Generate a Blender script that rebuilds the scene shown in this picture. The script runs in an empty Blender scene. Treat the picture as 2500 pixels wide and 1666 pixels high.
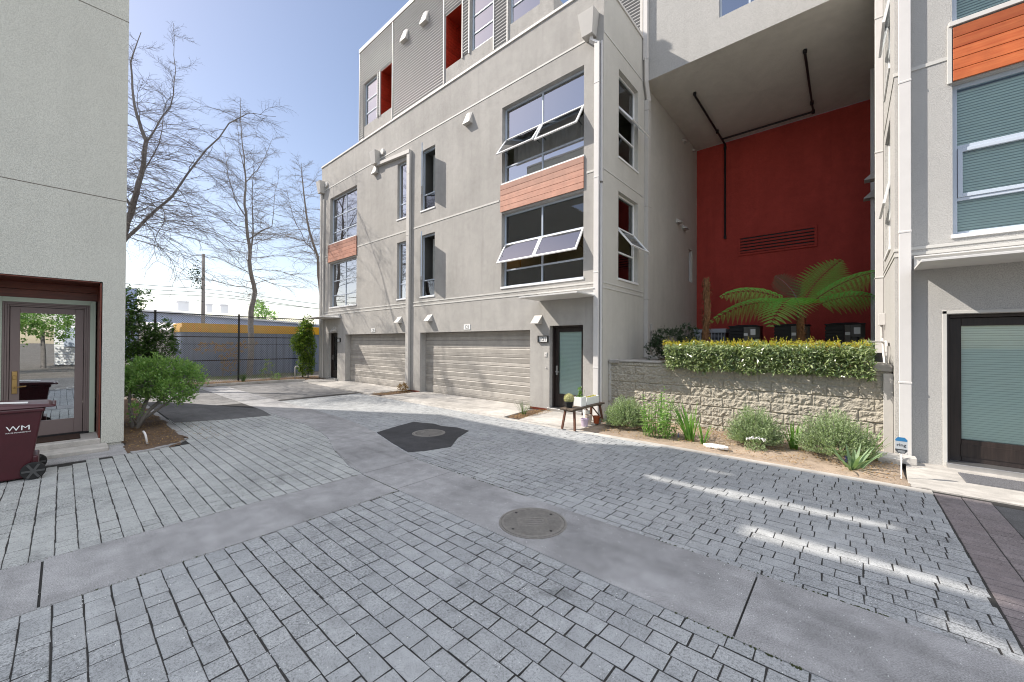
import bpy, bmesh, math, random
from math import sin, cos, pi, radians, sqrt
from mathutils import Vector, Matrix, noise
random.seed(7)
R = random.random
def U(a, b): return a + (b - a) * random.random()
S = bpy.context.scene
COL = S.collection
V = Vector

# ------------------------------------------------------------ camera, sky, sun
cd = bpy.data.cameras.new('camera'); cam = bpy.data.objects.new('camera', cd); COL.objects.link(cam)
F_PX, YAW, PITCH, ROLL, EYE = 948.75, radians(40.84), radians(.434), radians(.304), 1.85
cd.sensor_width = 36; cd.lens = 36 * F_PX / 2500; cd.clip_end = 2000; cd.clip_start = .05
_f = V((-sin(YAW) * cos(PITCH), cos(YAW) * cos(PITCH), sin(PITCH)))
_r = V((cos(YAW), sin(YAW), 0)); _u = _r.cross(_f)
_r2 = _r * cos(ROLL) + _u * sin(ROLL); _u2 = _r2.cross(_f)
m = Matrix.Identity(4)
for i in range(3):
    m[i][0], m[i][1], m[i][2] = _r2[i], _u2[i], -_f[i]
m[2][3] = EYE
cam.matrix_world = m
S.camera = cam

SUN_D = V((1.78, 1.0, -1.87)).normalized()
sl = bpy.data.lights.new('sun', 'SUN'); so = bpy.data.objects.new('sun', sl); COL.objects.link(so)
sl.energy = 5.0; sl.angle = radians(.53); sl.color = (1, .93, .84)
so.rotation_euler = SUN_D.to_track_quat('-Z', 'Y').to_euler(); so.location = (-30, -20, 40)
w = bpy.data.worlds.new('World'); S.world = w; w.use_nodes = True
nt = w.node_tree; bg = nt.nodes['Background']
sky = nt.nodes.new('ShaderNodeTexSky'); sky.sky_type = 'NISHITA'; sky.sun_disc = False
sky.sun_elevation = math.asin(-SUN_D.z); sky.sun_rotation = math.atan2(-SUN_D.x, -SUN_D.y)
sky.air_density = 1.0; sky.dust_density = .6; sky.ozone_density = 1.6; sky.altitude = 20
# bright lobe added overhead and east, out of view, to lift the shade; clear blue sky to the north and west
def wn(t, **k):
    x = nt.nodes.new(t)
    for a, b in k.items(): setattr(x, a, b)
    return x
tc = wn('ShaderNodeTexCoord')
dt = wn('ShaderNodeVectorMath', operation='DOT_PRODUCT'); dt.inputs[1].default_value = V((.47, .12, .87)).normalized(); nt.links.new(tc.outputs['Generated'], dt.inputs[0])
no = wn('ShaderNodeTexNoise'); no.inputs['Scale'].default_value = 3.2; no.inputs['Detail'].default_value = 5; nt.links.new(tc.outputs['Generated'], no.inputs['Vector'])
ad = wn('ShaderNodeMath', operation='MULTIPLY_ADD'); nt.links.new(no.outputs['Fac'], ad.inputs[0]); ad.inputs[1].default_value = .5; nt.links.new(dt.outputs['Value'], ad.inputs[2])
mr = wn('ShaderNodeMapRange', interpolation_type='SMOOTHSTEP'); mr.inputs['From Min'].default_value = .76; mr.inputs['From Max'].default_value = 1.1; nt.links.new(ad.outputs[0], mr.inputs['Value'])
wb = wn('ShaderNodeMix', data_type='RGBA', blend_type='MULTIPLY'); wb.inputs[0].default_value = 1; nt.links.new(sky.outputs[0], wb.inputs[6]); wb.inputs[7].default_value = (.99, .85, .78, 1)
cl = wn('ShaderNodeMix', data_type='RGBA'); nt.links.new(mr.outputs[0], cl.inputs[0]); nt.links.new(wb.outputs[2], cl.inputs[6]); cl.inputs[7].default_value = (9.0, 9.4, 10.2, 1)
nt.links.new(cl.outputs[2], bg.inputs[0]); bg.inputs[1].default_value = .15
S.view_settings.view_transform = 'Standard'; S.view_settings.look = 'None'
S.view_settings.exposure = .58; S.view_settings.gamma = 1
try:
    S.cycles.use_denoising = True; S.cycles.max_bounces = 10; S.cycles.transparent_max_bounces = 12
    S.cycles.sample_clamp_indirect = 6; S.cycles.filter_width = 1.05; S.cycles.denoising_prefilter = 'ACCURATE'; S.cycles.denoising_input_passes = 'RGB_ALBEDO_NORMAL'
except Exception: pass

# ------------------------------------------------------------ materials
class NT:
    def __init__(s, name):
        s.m = bpy.data.materials.new(name); s.m.use_nodes = True; s.t = s.m.node_tree
        s.b = s.t.nodes['Principled BSDF']; s.out = s.t.nodes['Material Output']
    def n(s, t, **k):
        x = s.t.nodes.new(t)
        for a, b in k.items(): setattr(x, a, b)
        return x
    def l(s, a, b): s.t.links.new(a, b)
    def coord(s, scale=(1, 1, 1), kind='Object'):
        tc = s.n('ShaderNodeTexCoord'); mp = s.n('ShaderNodeMapping'); mp.inputs['Scale'].default_value = scale
        s.l(tc.outputs[kind], mp.inputs[0]); return mp.outputs[0]
    def noise(s, vec, scale, detail=3, rough=.6):
        x = s.n('ShaderNodeTexNoise'); x.inputs['Scale'].default_value = scale
        x.inputs['Detail'].default_value = detail; x.inputs['Roughness'].default_value = rough
        s.l(vec, x.inputs['Vector']); return x.outputs['Fac']
    def ramp(s, fac, stops):
        x = s.n('ShaderNodeValToRGB'); e = x.color_ramp.elements
        while len(e) < len(stops): e.new(.5)
        for i, (p, c) in enumerate(stops):
            e[i].position = p; e[i].color = (c, c, c, 1) if not hasattr(c, '__len__') else (*c, 1)
        s.l(fac, x.inputs[0]); return x.outputs[0]
    def mul(s, a, b, f=1):
        x = s.n('ShaderNodeMix', data_type='RGBA', blend_type='MULTIPLY'); x.inputs[0].default_value = f
        for v, i in ((a, 6), (b, 7)):
            if hasattr(v, 'links'): s.l(v, x.inputs[i])
            else: x.inputs[i].default_value = (*v, 1)
        return x.outputs[2]
    def mix(s, fac, a, b):
        x = s.n('ShaderNodeMix', data_type='RGBA')
        if hasattr(fac, 'links'): s.l(fac, x.inputs[0])
        else: x.inputs[0].default_value = fac
        for v, i in ((a, 6), (b, 7)):
            if hasattr(v, 'links'): s.l(v, x.inputs[i])
            else: x.inputs[i].default_value = (*v, 1)
        return x.outputs[2]
    def bump(s, h, strength, dist, prev=None):
        x = s.n('ShaderNodeBump'); x.inputs['Strength'].default_value = strength; x.inputs['Distance'].default_value = dist
        s.l(h, x.inputs['Height'])
        if prev: s.l(prev, x.inputs['Normal'])
        return x.outputs[0]
    def fin(s, col=None, rough=.8, nrm=None, spec=.3, metal=0):
        b = s.b.inputs
        if col is not None:
            if hasattr(col, 'links'): s.l(col, b['Base Color'])
            else: b['Base Color'].default_value = (*col, 1)
        if hasattr(rough, 'links'): s.l(rough, b['Roughness'])
        else: b['Roughness'].default_value = rough
        b['Specular IOR Level'].default_value = spec; b['Metallic'].default_value = metal
        if nrm: s.l(nrm, b['Normal'])
        return s.m

def stucco(name, col, var=.12, bump=.55):
    t = NT(name); v = t.coord()
    a = t.noise(v, .7, 6, .7); b = t.noise(v, 5, 5, .65); c = t.noise(v, 75, 3, .6); st = t.noise(t.coord((1.6, 1.6, .25)), 1.4, 4, .6)
    k = t.mul(t.ramp(a, [(.3, 1 - var), (.7, 1)]), t.ramp(b, [(.3, 1 - var * .6), (.7, 1)]))
    k = t.mul(k, t.ramp(st, [(.35, 1 - var * .55), (.6, 1)]))
    k = t.mul(k, t.ramp(c, [(.32, .68), (.6, 1.03)]))
    s2 = t.noise(t.coord((4, 4, .13)), 1.3, 3, .55); k = t.mul(k, t.ramp(s2, [(.56, 1.0), (.72, 1 - var * .45)]))
    return t.fin(t.mul(col, k), .92, t.bump(c, bump, .008, t.bump(b, .25, .012)), .15)
def plain(name, col, rough=.6, var=.1, scale=6, bump=0, spec=.3, metal=0):
    t = NT(name); v = t.coord(); a = t.noise(v, scale, 4, .6)
    c = t.mul(col, t.ramp(a, [(.25, 1 - var), (.75, 1)]))
    return t.fin(c, rough, t.bump(a, bump, .01) if bump else None, spec, metal)
def woodm(name, c1, c2, rough=.5, axis='X', spec=.4):
    t = NT(name); sc = {'X': (1.2, 22, 22), 'Y': (22, 1.2, 22), 'Z': (22, 22, 1.2)}[axis]
    g = t.noise(t.coord(sc), 1.5, 5, .6); big = t.noise(t.coord(), 3, 3)
    geo = t.n('ShaderNodeNewGeometry')
    isl = t.ramp(geo.outputs['Random Per Island'], [(0, .72), (1, 1.08)])
    c = t.mul(t.mix(t.ramp(g, [(.3, 0), (.7, 1)]), c1, c2), isl)
    c = t.mul(c, t.ramp(big, [(.3, .8), (.7, 1.05)]))
    return t.fin(c, rough, t.bump(g, .25, .003), spec)
def leafm(name, c1, c2, rough=.42, trans=.35, spec=.4):
    t = NT(name); geo = t.n('ShaderNodeNewGeometry')
    c = t.mix(geo.outputs['Random Per Island'], c1, c2)
    t.fin(c, rough, None, spec)
    tr = t.n('ShaderNodeBsdfTranslucent'); ms = t.n('ShaderNodeMixShader'); ms.inputs[0].default_value = trans
    c2_ = t.mul(c, (1.0, 1.15, .5)); t.l(c2_, tr.inputs[0])
    t.l(t.b.outputs[0], ms.inputs[1]); t.l(tr.outputs[0], ms.inputs[2]); t.l(ms.outputs[0], t.out.inputs[0])
    return t.m
def glassm(name, tint, refl=1.75, rough=.0, wav=.02):
    t = NT(name); fr = t.n('ShaderNodeFresnel'); fr.inputs[0].default_value = refl
    tr = t.n('ShaderNodeBsdfTransparent'); tr.inputs[0].default_value = (*tint, 1)
    gl = t.n('ShaderNodeBsdfGlossy'); gl.inputs['Roughness'].default_value = rough; gl.inputs[0].default_value = (.95, .97, 1, 1)
    if wav:
        nb = t.bump(t.noise(t.coord(), 1.3, 1), wav, .05); t.l(nb, gl.inputs['Normal'])
    ms = t.n('ShaderNodeMixShader'); t.l(fr.outputs[0], ms.inputs[0]); t.l(tr.outputs[0], ms.inputs[1]); t.l(gl.outputs[0], ms.inputs[2])
    t.l(ms.outputs[0], t.out.inputs[0]); return t.m
def emit(name, col, s):
    t = NT(name); t.b.inputs['Emission Color'].default_value = (*col, 1); t.b.inputs['Emission Strength'].default_value = s
    t.fin(col, .6); return t.m
def paverm(name, c1, c2, c3):
    t = NT(name); v = t.coord(); geo = t.n('ShaderNodeNewGeometry')
    big = t.noise(v, .55, 4, .6); mid = t.noise(v, 9, 5, .7); fine = t.noise(v, 160, 3, .7)
    c = t.mix(geo.outputs['Random Per Island'], tuple(x * .95 for x in c1), c2)
    sp = t.noise(v, 3.1, 3, .6); c = t.mul(c, t.ramp(sp, [(.27, .62), (.40, 1.0)]))
    c = t.mix(t.ramp(big, [(.42, 0), (.62, .55)]), c, c3)
    c = t.mul(c, t.ramp(mid, [(.3, .80), (.65, 1.04)])); pit = t.noise(v, 62, 4, .75); wear = t.ramp(t.noise(v, .8, 3, .6), [(.4, 0), (.6, 1)])
    c = t.mul(c, t.ramp(fine, [(.34, .62), (.52, 1.05)])); c = t.mul(c, t.ramp(pit, [(.31, .5), (.44, 1.0)])); c = t.mix(wear, c, t.mul(c, t.ramp(pit, [(.42, .62), (.56, 1.08)])))
    return t.fin(c, t.ramp(mid, [(.3, .62), (.7, .85)]), t.bump(fine, .5, .004, t.bump(mid, .35, .006)), .25)
def asphm(name, c, spk=.5):
    t = NT(name); v = t.coord(); big = t.noise(v, .7, 4, .6); mid = t.noise(v, 5, 5, .7); fine = t.noise(v, 110, 3, .75)
    k = t.mul(c, t.ramp(big, [(.3, .72), (.65, 1.1)])); k = t.mul(k, t.ramp(mid, [(.3, .76), (.65, 1.06)]))
    tr = t.noise(t.coord((.5, 3.5, 1)), 1.1, 4, .6); k = t.mul(k, t.ramp(tr, [(.3, .8), (.5, 1.0)]))
    sp = t.noise(v, 2.3, 2, .5); k = t.mul(k, t.ramp(sp, [(.22, .55), (.30, 1.0)]))
    k = t.mul(k, t.ramp(fine, [(.3, 1 - spk), (.5, 1), (.72, 1 + spk)]))
    return t.fin(k, .85, t.bump(fine, .5, .004), .25)

M = {}
M['stucco_grey'] = stucco('stucco_grey', (.505, .485, .455), .17)
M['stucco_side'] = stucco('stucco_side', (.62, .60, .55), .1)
M['stucco_white'] = stucco('stucco_white', (.50, .49, .47), .07)
M['stucco_cream'] = stucco('stucco_cream', (.585, .58, .52), .06)
M['soffit'] = stucco('soffit_paint', (.72, .69, .62), .12, .3)
M['red'] = stucco('red_stucco', (.58, .088, .07), .2, .3)
M['trim'] = plain('painted_trim', (.55, .54, .51), .6)
M['flash'] = plain('flashing', (.62, .60, .57), .55)
M['pipe'] = plain('pipe_paint', (.50, .48, .45), .5, .06)
M['pipe_w'] = plain('pipe_paint_pale', (.62, .60, .58), .5, .06)
M['corr'] = plain('corrugated_metal', (.34, .335, .33), .5, .06, 3, 0, .3, 0)
M['frame'] = plain('window_frame', (.50, .56, .64), .4, .04)
M['frame_w'] = plain('window_frame_white', (.78, .78, .78), .4, .04)
M['glass'] = glassm('glass_clear', (.86, .93, .89), 2.1)
M['glass_u'] = glassm('glass_sky', (.84, .92, .89), 5.6)
M['glass_a'] = glassm('glass_awning', (.88, .93, .92), 4.6)
M['glass_v'] = glassm('glass_pale', (.955, .995, .98), 1.5)
M['glass_s'] = glassm('glass_sash', (.95, .97, .97), 1.45, 0, 0)
M['glass_b'] = glassm('glass_mirror', (.55, .64, .64), 5.6)
M['room'] = plain('room_paint', (.34, .33, .26), .9)
M['room_d'] = plain('room_dark', (.13, .13, .12), .9)
M['curtain'] = plain('curtain', (.55, .55, .52), .9, .2, 3)
M['blind'] = plain('blind_slats', (.86, .93, .86), .6, .05)
M['shade'] = plain('roller_shade', (.60, .66, .64), .8)
M['cedar'] = woodm('cedar_pale', (.40, .175, .115), (.52, .27, .19), .55)
M['cedar_o'] = woodm('cedar_orange', (.42, .085, .022), (.56, .16, .05), .42)
M['cedar_r'] = woodm('cedar_red', (.30, .022, .012), (.42, .05, .02), .4)
M['mahog'] = woodm('mahogany', (.11, .022, .013), (.2, .045, .022), .4, 'Y')
M['garage'] = woodm('garage_door_paint', (.385, .36, .325), (.45, .42, .38), .6)
M['dkdoor'] = woodm('dark_door', (.018, .013, .012), (.04, .028, .024), .4, 'Z')
M['brndoor'] = plain('taupe_door', (.20, .155, .145), .45, .05)
M['sage'] = plain('sage_trim', (.46, .52, .42), .6, .05)
M['brass'] = plain('brass', (.45, .30, .12), .35, .1, 20, 0, .5, .8)
M['steel'] = plain('steel', (.6, .6, .6), .3, .1, 20, 0, .5, .9)
M['canopy'] = plain('canopy_metal', (.60, .59, .57), .45, .08)
M['conc'] = asphm('concrete_pale', (.46, .435, .40), .12)
M['strip'] = asphm('concrete_grey', (.335, .33, .33), .5)
M['asph'] = asphm('asphalt', (.055, .055, .058), .5)
M['asph2'] = asphm('asphalt_worn', (.12, .118, .118), .5)
M['asph3'] = asphm('asphalt_old', (.21, .205, .20), .5)
M['paver'] = paverm('paver_grey', (.335, .345, .352), (.39, .40, .405), (.41, .415, .41))
M['paver_l'] = paverm('paver_pale', (.37, .38, .37), (.43, .44, .425), (.45, .455, .44))
M['paver_r'] = paverm('paver_red', (.20, .172, .172), (.245, .21, .21), (.26, .235, .235))
M['joint'] = asphm('joint_dirt', (.040, .038, .036), .7)
M['moss'] = plain('moss', (.055, .065, .025), .95, .5, 30, .4)
M['soil'] = asphm('mulch', (.13, .085, .055), .7)
M['soil_p'] = asphm('dry_soil', (.34, .265, .20), .45)
M['gnd'] = asphm('ground_dirt', (.16, .14, .12), .4)
M['iron'] = plain('cast_iron', (.25, .235, .215), .6, .3, 30, .2, .4, .3)
M['black'] = plain('black_metal', (.015, .015, .017), .45)
M['bark'] = plain('bark', (.24, .22, .205), .9, .4, 9, .5)
M['bark_d'] = plain('bark_dark', (.17, .155, .15), .9, .4, 9, .4)
M['barkb'] = plain('bark_brown', (.26, .13, .06), .9, .6, 14, .8)
M['white'] = plain('white_paint', (.8, .8, .78), .5, .04)
M['ink'] = plain('ink_black', (.02, .02, .02), .6)
M['maroon'] = plain('maroon_plastic', (.06, .006, .012), .38, .25, 5, 0, .5)
M['rubber'] = plain('rubber', (.02, .02, .02), .8)

# ------------------------------------------------------------ mesh building
class MB:
    def __init__(s): s.v = []; s.f = []; s.m = []
    def quad(s, a, b, c, d, mi=0):
        i = len(s.v); s.v += [tuple(a), tuple(b), tuple(c), tuple(d)]; s.f.append((i, i + 1, i + 2, i + 3)); s.m.append(mi)
    def poly(s, pts, mi=0):
        i = len(s.v); s.v += [tuple(p) for p in pts]; s.f.append(tuple(range(i, i + len(pts)))); s.m.append(mi)
    def box(s, x0, x1, y0, y1, z0, z1, mi=0):
        if x0 > x1: x0, x1 = x1, x0
        if y0 > y1: y0, y1 = y1, y0
        if z0 > z1: z0, z1 = z1, z0
        s.hexa([(x0, y0, z0), (x1, y0, z0), (x1, y1, z0), (x0, y1, z0), (x0, y0, z1), (x1, y0, z1), (x1, y1, z1), (x0, y1, z1)], mi)
    def hexa(s, p, mi=0):
        i = len(s.v); s.v += [tuple(q) for q in p]
        for f in ((0, 3, 2, 1), (4, 5, 6, 7), (0, 1, 5, 4), (1, 2, 6, 5), (2, 3, 7, 6), (3, 0, 4, 7)):
            s.f.append(tuple(i + k for k in f)); s.m.append(mi)
    def prism(s, pts, d, mi=0):          # pts: polygon in 3D, d: extrusion vector
        n = len(pts); i = len(s.v); d = V(d)
        s.v += [tuple(p) for p in pts] + [tuple(V(p) + d) for p in pts]
        s.f.append(tuple(range(i + n - 1, i - 1, -1))); s.f.append(tuple(range(i + n, i + 2 * n))); s.m += [mi, mi]
        for k in range(n):
            s.f.append((i + k, i + (k + 1) % n, i + n + (k + 1) % n, i + n + k)); s.m.append(mi)
    def tube(s, pts, r0, r1=None, n=6, mi=0, cap=True):
        pts = [V(p) for p in pts]; r1 = r0 if r1 is None else r1; N = len(pts); base = len(s.v); prev = None
        for k, p in enumerate(pts):
            t = (pts[min(k + 1, N - 1)] - pts[max(k - 1, 0)])
            if t.length < 1e-9: t = V((0, 0, 1))
            t.normalize()
            a = prev - t * prev.dot(t) if prev else (t.cross(V((0, 0, 1))) if abs(t.z) < .95 else t.cross(V((1, 0, 0))))
            a.normalize(); prev = a; b = t.cross(a); r = r0 + (r1 - r0) * k / max(1, N - 1)
            for j in range(n):
                q = p + (a * cos(2 * pi * j / n) + b * sin(2 * pi * j / n)) * r; s.v.append(tuple(q))
        for k in range(N - 1):
            for j in range(n):
                a = base + k * n + j; b = base + k * n + (j + 1) % n
                s.f.append((a, b, b + n, a + n)); s.m.append(mi)
        if cap:
            s.f.append(tuple(base + n - 1 - j for j in range(n))); s.f.append(tuple(base + (N - 1) * n + j for j in range(n))); s.m += [mi, mi]
    def lathe(s, c, prof, n=20, mi=0):     # prof: (radius, z)
        base = len(s.v); c = V(c)
        for r, z in prof:
            for j in range(n): s.v.append((c.x + r * cos(2 * pi * j / n), c.y + r * sin(2 * pi * j / n), c.z + z))
        for k in range(len(prof) - 1):
            for j in range(n):
                a = base + k * n + j; b = base + k * n + (j + 1) % n
                s.f.append((a, b, b + n, a + n)); s.m.append(mi)
        s.f.append(tuple(base + n - 1 - j for j in range(n))); s.f.append(tuple(base + (len(prof) - 1) * n + j for j in range(n))); s.m += [mi, mi]
    def leaf(s, p, d, nrm, L, w, mi=0, fold=.15):
        p = V(p); d = V(d)
        sd = d.cross(nrm)
        if sd.length < 1e-6: sd = V((1, 0, 0))
        sd.normalize(); nn = sd.cross(d).normalized(); i = len(s.v)
        mid = p + d * (L * .45); up = nn * (w * fold)
        s.v += [tuple(p), tuple(mid + sd * (w / 2) + up), tuple(p + d * L), tuple(mid - sd * (w / 2) + up)]
        s.f += [(i, i + 1, i + 2), (i, i + 2, i + 3)]; s.m += [mi, mi]

WL = {}
def build(mb, name, mats, parent=None, bevel=0, smooth=False, segs=1):
    if not isinstance(mats, (list, tuple)): mats = [mats]
    me = bpy.data.meshes.new(name)
    xs = [v[0] for v in mb.v]; ys = [v[1] for v in mb.v]; zs = [v[2] for v in mb.v]
    c = V(((min(xs) + max(xs)) / 2, (min(ys) + max(ys)) / 2, min(zs)))
    me.from_pydata([(v[0] - c.x, v[1] - c.y, v[2] - c.z) for v in mb.v], [], mb.f)
    for mt in mats: me.materials.append(M[mt] if isinstance(mt, str) else mt)
    if len(mats) > 1: me.polygons.foreach_set('material_index', mb.m)
    if smooth: me.polygons.foreach_set('use_smooth', [True] * len(me.polygons))
    me.update()
    o = bpy.data.objects.new(name, me); COL.objects.link(o)
    WL[o.name] = c
    if parent:
        o.parent = parent; o.location = c - WL[parent.name]
    else: o.location = c
    if bevel:
        b = o.modifiers.new('bevel', 'BEVEL'); b.width = bevel; b.segments = segs; b.limit_method = 'ANGLE'
    return o
def tag(o, label, cat=None, group=None, kind=None):
    if label: o['label'] = label
    if cat: o['category'] = cat
    if group: o['group'] = group
    if kind: o['kind'] = kind
    return o
def thing(name, label, cat, loc, group=None):
    o = bpy.data.objects.new(name, None); COL.objects.link(o); o.location = loc; o.empty_display_size = .2
    WL[o.name] = V(loc); return tag(o, label, cat, group)
def struct(mb, name, mats, **k): return tag(build(mb, name, mats, **k), None, None, None, 'structure')
def text_mb(mb, s, size, origin, right, up, mi=0, depth=.003, align='CENTER', sx=1.0):
    cu = bpy.data.curves.new('lettering', 'FONT'); cu.body = s; cu.size = size; cu.align_x = align; cu.align_y = 'CENTER'; cu.resolution_u = 2
    ob = bpy.data.objects.new('lettering', cu); COL.objects.link(ob)
    bpy.context.view_layer.update()
    me = bpy.data.meshes.new_from_object(ob.evaluated_get(bpy.context.evaluated_depsgraph_get()))
    right = V(right).normalized(); up = V(up).normalized(); n = right.cross(up); o = V(origin); i = len(mb.v)
    for v in me.vertices: mb.v.append(tuple(o + right * (v.co.x * sx) + up * v.co.y + n * depth))
    for p in me.polygons: mb.f.append(tuple(i + k for k in p.vertices)); mb.m.append(mi)
    bpy.data.objects.remove(ob); bpy.data.curves.remove(cu); bpy.data.meshes.remove(me)
# plane maps: (u, v, depth inwards) -> xyz
def FY(y): return lambda u, v, d: (u, y + d, v)              # facing -Y
def FXp(x): return lambda u, v, d: (x - d, u, v)             # facing +X
def FXn(x): return lambda u, v, d: (x + d, u, v)             # facing -X
def fbox(mb, fn, u0, u1, v0, v1, d0, d1, mi=0):
    a = fn(u0, v0, d0); b = fn(u1, v1, d1); mb.box(a[0], b[0], a[1], b[1], a[2], b[2], mi)
def wall(mb, fn, u0, u1, v0, v1, holes, mi=0):
    us = sorted({u0, u1, *[h[0] for h in holes], *[h[1] for h in holes]}); vs = sorted({v0, v1, *[h[2] for h in holes], *[h[3] for h in holes]})
    us = [u for u in us if u0 <= u <= u1]; vs = [v for v in vs if v0 <= v <= v1]
    for a, b in zip(us, us[1:]):
        for c, d in zip(vs, vs[1:]):
            if any(h[0] <= (a + b) / 2 <= h[1] and h[2] <= (c + d) / 2 <= h[3] for h in holes): continue
            mb.quad(fn(a, c, 0), fn(b, c, 0), fn(b, d, 0), fn(a, d, 0), mi)
    for h in holes:
        a, b, c, d, e = h[:5]
        for (p, q) in (((a, c), (b, c)), ((b, c), (b, d)), ((b, d), (a, d)), ((a, d), (a, c))):
            mb.quad(fn(*p, 0), fn(*p, e), fn(*q, e), fn(*q, 0), mi)
def room(fn, u0, u1, v0, v1, d0, d1, parent, mat='room'):
    mb = MB(); c = lambda u, v, d: fn(u, v, d)
    mb.quad(c(u0, v0, d1), c(u1, v0, d1), c(u1, v1, d1), c(u0, v1, d1))
    mb.quad(c(u0, v0, d0), c(u0, v0, d1), c(u0, v1, d1), c(u0, v1, d0)); mb.quad(c(u1, v0, d0), c(u1, v0, d1), c(u1, v1, d1), c(u1, v1, d0))
    mb.quad(c(u0, v0, d0), c(u1, v0, d0), c(u1, v0, d1), c(u0, v0, d1)); mb.quad(c(u0, v1, d0), c(u1, v1, d0), c(u1, v1, d1), c(u0, v1, d1))
    return build(mb, 'room_interior', mat, parent)
def window(parent, fn, u0, u1, v0, v1, dep, mu=(), mv=(), fw=.05, glass='glass', frame='frame', skip=(), sill=None, bars=.045, rdep=None, rmat='room_d'):
    mb = MB(); d0, d1 = dep, dep + .07
    fbox(mb, fn, u0, u0 + fw, v0, v1, d0, d1); fbox(mb, fn, u1 - fw, u1, v0, v1, d0, d1)
    fbox(mb, fn, u0 + fw, u1 - fw, v0, v0 + fw, d0, d1); fbox(mb, fn, u0 + fw, u1 - fw, v1 - fw, v1, d0, d1)
    cols = [u0 + fw, *mu, u1 - fw]; rows = [v0 + fw, *mv, v1 - fw]; h = bars / 2
    for v in mv: fbox(mb, fn, u0 + fw, u1 - fw, v - h, v + h, d0 + .004, d1 - .004)
    for u in mu:
        for a, b in zip(rows, rows[1:]):
            fbox(mb, fn, u - h, u + h, a + (h if a != rows[0] else 0), b - (h if b != rows[-1] else 0), d0 + .006, d1 - .006)
    wn = build(mb, 'window', frame, parent, .004)
    g = MB()
    for i, (a, b) in enumerate(zip(cols, cols[1:])):
        for j, (c, d) in enumerate(zip(rows, rows[1:])):
            if (i, j) in skip: continue
            fbox(g, fn, a, b, c, d, d0 + .03, d0 + .036)
    build(g, 'pane', glass, wn)
    if sill:
        sb = MB(); fbox(sb, fn, u0 - .02, u1 + .02, v0 - sill, v0 + .006, -.025, dep + .02); build(sb, 'sill', 'frame_w', wn, .004)
    if rdep: room(fn, u0 - .01, u1 + .01, v0 - .01, v1 + .01, dep + .075, dep + rdep, parent, rmat)
    return wn
def sash(parent, hinge_a, hinge_b, drop, fw=.05, frame='frame_w', glass='glass_s', th=.04):
    a, b, d = V(hinge_a), V(hinge_b), V(drop); e = (b - a).normalized(); dn = d.normalized(); n = e.cross(dn).normalized() * th; L = (b - a).length; H = d.length
    def bx(mb, u0, u1, v0, v1, t0, t1, mi):
        P = lambda u, v, t: a + e * u + dn * v + n * t
        mb.hexa([P(u0, v0, t0), P(u1, v0, t0), P(u1, v1, t0), P(u0, v1, t0), P(u0, v0, t1), P(u1, v0, t1), P(u1, v1, t1), P(u0, v1, t1)], mi)
    mb = MB()
    bx(mb, 0, fw, 0, H, 0, 1, 0); bx(mb, L - fw, L, 0, H, 0, 1, 0); bx(mb, fw, L - fw, 0, fw, 0, 1, 0); bx(mb, fw, L - fw, H - fw, H, 0, 1, 0)
    bx(mb, fw, L - fw, fw, H - fw, .42, .56, 1)
    return build(mb, 'open_sash', [frame, glass], parent, .003)

# ============================================================ GROUND
g = MB(); g.quad((-400, -400, -.06), (400, -400, -.06), (400, 400, -.06), (-400, 400, -.06)); struct(g, 'ground', 'gnd')
g = MB(); g.quad((-14, -8, -.0030), (6, -8, -.0030), (6, 7.4, -.0030), (-14, 7.4, -.0030)); struct(g, 'paving_joints', 'joint')

def pavers(name, mat, x0, x1, y0, y1, pitch=.142, La=.262, Lb=.147, gx=.0085, gy=.0078, keep=None):
    mb = MB(); y = y0; row = 0
    while y < y1 - .02:
        x = x0 - (row % 2) * (La + Lb) * .5 - U(0, .05); k = 0
        while x < x1:
            L = La if k % 2 == 0 else Lb; L *= U(.97, 1.03); k += 1
            a, b = max(x, x0), min(x + L - gx, x1)
            if b - a > .03 and (keep is None or keep((a + b) / 2, y + pitch / 2)):
                z = U(-.0008, .0012); c = [(a, y), (b, y), (b, y + pitch - gy), (a, y + pitch - gy)]
                j = [(px + U(-.004, .004), py + U(-.0035, .0035)) for px, py in c]; i = len(mb.v); tz = [z + U(-.0005, .0005) for _ in range(4)]
                for (px, py) in j: mb.v.append((px, py, -.03))
                for q, (px, py) in enumerate(j): mb.v.append((px, py, tz[q] - .0034))
                cx, cy = (a + b) / 2, y + pitch / 2
                for q, (px, py) in enumerate(j): mb.v.append((px + (.004 if px < cx else -.004), py + (.004 if py < cy else -.004), tz[q]))
                for base in (0, 4):
                    for q in range(4): mb.f.append((i + base + q, i + base + (q + 1) % 4, i + base + 4 + (q + 1) % 4, i + base + 4 + q)); mb.m.append(0)
                mb.f.append((i + 8, i + 9, i + 10, i + 11)); mb.m.append(0)
            x += L
        y += pitch; row += 1
    return struct(mb, name, mat)
def lerp_line(pts, x):
    for (ax, ay), (bx, by) in zip(pts, pts[1:]):
        if min(ax, bx) <= x <= max(ax, bx): return ay + (by - ay) * (x - ax) / (bx - ax)
    return pts[-1][1] if x < pts[-1][0] else pts[0][1]
BL = [(-5.2, 2.79), (-5.7, 2.84), (-6.14, 2.95), (-6.7, 3.08), (-7.18, 3.24), (-7.58, 3.38), (-8.4, 3.54), (-9.3, 3.62), (-11.2, 3.58), (-12.5, 3.6), (-16, 3.6), (-20, 3.6)]
BR = [(-5.2, 3.70), (-5.6, 3.80), (-6.4, 3.98), (-7.4, 4.25), (-8.35, 4.43), (-9.5, 4.53), (-11.2, 4.56), (-13.6, 4.52), (-16, 4.5), (-20, 4.5)]
pavers('courtyard_paving', 'paver_l', -12.3, -5.13, -4, 4.2, keep=lambda x, y: y < lerp_line(BL, x) + .12 and (x > -9.1 or y > 1.5) and (x > -8.9 or y > .6 or x > -8.9))
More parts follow.
